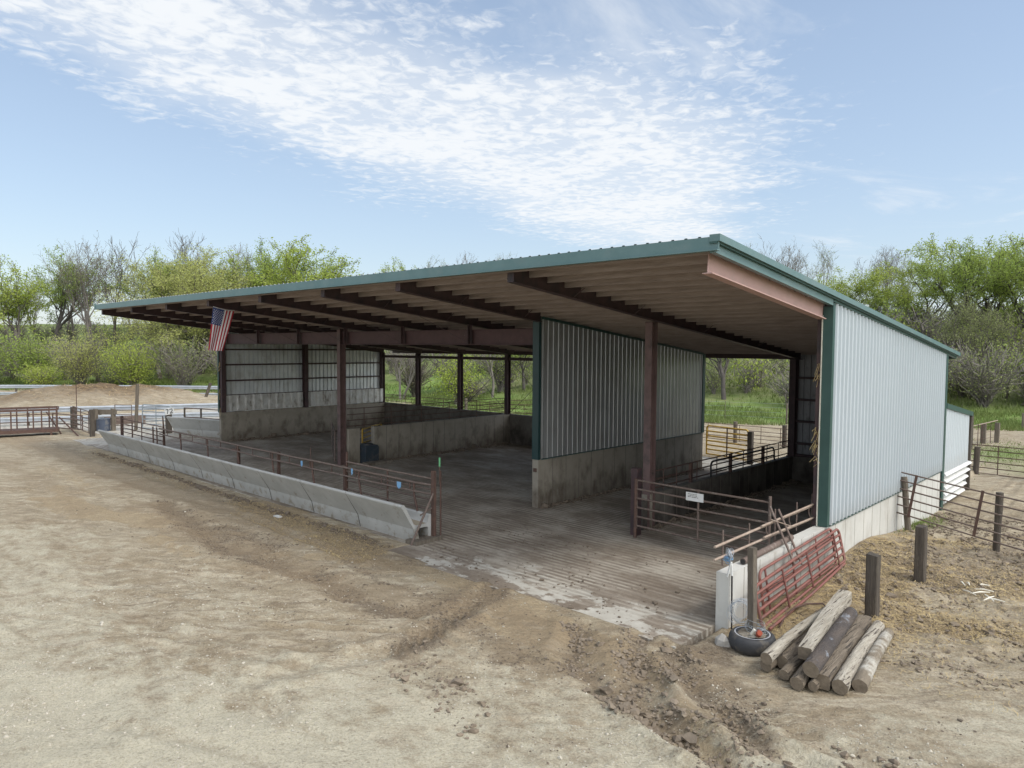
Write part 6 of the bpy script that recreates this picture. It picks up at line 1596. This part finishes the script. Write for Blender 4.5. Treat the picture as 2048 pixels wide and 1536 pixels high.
pebbles('gravel', 'pale limestone gravel pressed into the near yard', 'gravel', rej(11000, -15, 1, 1.0, 10, fp, 5), .008, M['pebble'], 5)
pebbles('gravel', 'scattered larger stones over the yard', 'gravel', rej(1100, -34, 1, 1.5, 10, lambda X, Y: np.full(X.shape, .5), 6), .0085, M['pebble'], 6)
fr2 = lambda X, Y: strokes(X, Y, [(p, w*.9, 1.0) for p, w, d in RUTS[:4]]+[([(-8.2,6.3),(-7.2,6.1),(-6.4,6.0)], .3, .5), ([(-16,3.9),(-13.5,4.4)], .25, .4)], 2, .3)
pebbles('mud_clods', 'lumps of churned mud thrown up beside the deep ruts', 'clods', rej(1500, -9, 0, 5.5, 9.35, lambda X, Y: np.clip(fr2(X, Y), 0, 1)*np.clip(fbm(X, Y, .4, 1)*3-1.1, 0, 1), 17), .024, M['clod'], 17, .2, .55)
fd = lambda X, Y: np.clip(.05+strokes(X, Y, DARK, 2, .22), 0, 1)*np.clip(fbm(X, Y, .6, 1)*3-1.0, .02, 1)
pebbles('mud_clods', 'dark crumbs of mud along the wheel tracks', 'clods', rej(7500, -22, 0, 5.5, 10, fd, 7), .009, M['manure'], 7, .2, .5)
pebbles('dirt_clods', 'dry dirt clods in the trampled right yard', 'clods', rej(9000, -5.1, .5, 11, 24, lambda X, Y: np.clip(fbm(X, Y, .7, 3)*3-1.1, .05, 1), 8), .022, M['clod'], 8, .2, .5)
pebbles('manure_crumbs', 'dark crumbs along the foot of the bunk', 'clods', rej(2200, -33, -12.4, 9.5, 10.33, lambda X, Y: np.clip((Y-9.4)/1.0, 0, 1)*np.clip(fbm(X, Y, .6, 1)*3-1.0, .02, 1), 9), .02, M['manure'], 9, .1, .5)
# clods on the barn floor and the apron
P = np.random.default_rng(12).uniform((-12.6, 9.5), (-5.6, 13.2), (900, 2)); keep = fbm(P[:, 0], P[:, 1], .5, 2) > .53; P = P[keep]
_gz = ground_z; ground_z = lambda X, Y: np.zeros(np.shape(X))
pebbles('manure_crumbs', 'dark crumbs of dried manure on the concrete in front of the alley', 'clods', P, .016, M['manure'], 10, .1, .5)
P = np.concatenate([np.stack([np.random.default_rng(13).uniform(16.9, 24.2, 1200), ], 1)], 1); rg = np.random.default_rng(14)
Q = np.stack([-22.98+np.abs(rg.normal(0, .13, len(P))), P[:, 0]], 1); Q2 = np.stack([XM+np.abs(rg.normal(0, .10, 700)), rg.uniform(15, 24.2, 700)], 1)
Q3 = np.stack([XL+.22+np.abs(rg.normal(0, .18, 1100)), rg.uniform(15.2, 24.2, 1100)], 1); Q4 = np.stack([-9.6+np.abs(rg.normal(0, .12, 500)), rg.uniform(15.0, 24.2, 500)], 1)
pebbles('manure_crumbs', 'manure built up along the feet of the pen walls', 'clods', np.vstack([Q, Q2, Q3, Q4]), .035, M['manure'], 11, .1, .5)
ground_z = _gz
# grass blades
def blades(name, label, P, h, w, m, seed):
    rg = np.random.default_rng(seed); n = len(P)
    a = rg.uniform(0, 2*pi, n); hh = h*rg.uniform(.5, 1.2, n)
    C = np.stack([P[:, 0], P[:, 1], ground_z(P[:, 0], P[:, 1])-.02], 1)
    d = np.stack([np.cos(a), np.sin(a), np.zeros(n)], 1)*w
    T = C+np.stack([rg.normal(0, .35, n)*hh, rg.normal(0, .35, n)*hh, hh], 1)
    V = np.stack([C-d, C+d, T], 1).reshape(-1, 3)
    me = np_mesh(name, V, np.arange(n*3).reshape(n, 3), m, False); o = bpy.data.objects.new(name, me); col.objects.link(o); tag(o, label, 'grass', kind='stuff')
def fdband(n, x0, x1, y0, y1, d0, d1, seed):
    rg = np.random.default_rng(seed); out = []; tot = 0
    while tot < n:
        X = rg.uniform(x0, x1, n*3); Y = rg.uniform(y0, y1, n*3); D = foot_dist(X, Y); k = (D > d0) & (D < d1) & (rg.random(n*3) < np.clip(fbm(X, Y, 2.2, 1)*3-.9, .08, 1))
        out.append(np.stack([X[k], Y[k]], 1)); tot += k.sum()
    return np.vstack(out)[:n]
blades('meadow_grass', 'bright green grass along the foot of the bank', fdband(26000, -56, 8, 30, 62, -1.5, 4.5, 1), .32, .03, M['grass'], 1)
blades('meadow_grass', 'rough grass on the bank', fdband(26000, -56, 8, 34, 90, 4, 26, 2), .40, .035, M['grass'], 2)
blades('meadow_grass', 'grass behind the guard rails at the left', fdband(14000, -100, -56, 5, 45, -3, 6, 3), .38, .035, M['grass'], 3)
P = np.random.default_rng(5).normal((-5.0, 21.6), (.18, .9), (500, 2)); P = P[P[:, 0] > -5.15]
blades('weeds', 'small green weeds at the foot of the white corrugations', P, .16, .012, M['grass'], 4)
P = np.random.default_rng(6).normal((-5.6, 38), (1.3, 2.4), (2500, 2))
blades('meadow_grass', 'green patch of grass behind the lean-to', P, .10, .02, M['grass'], 5)
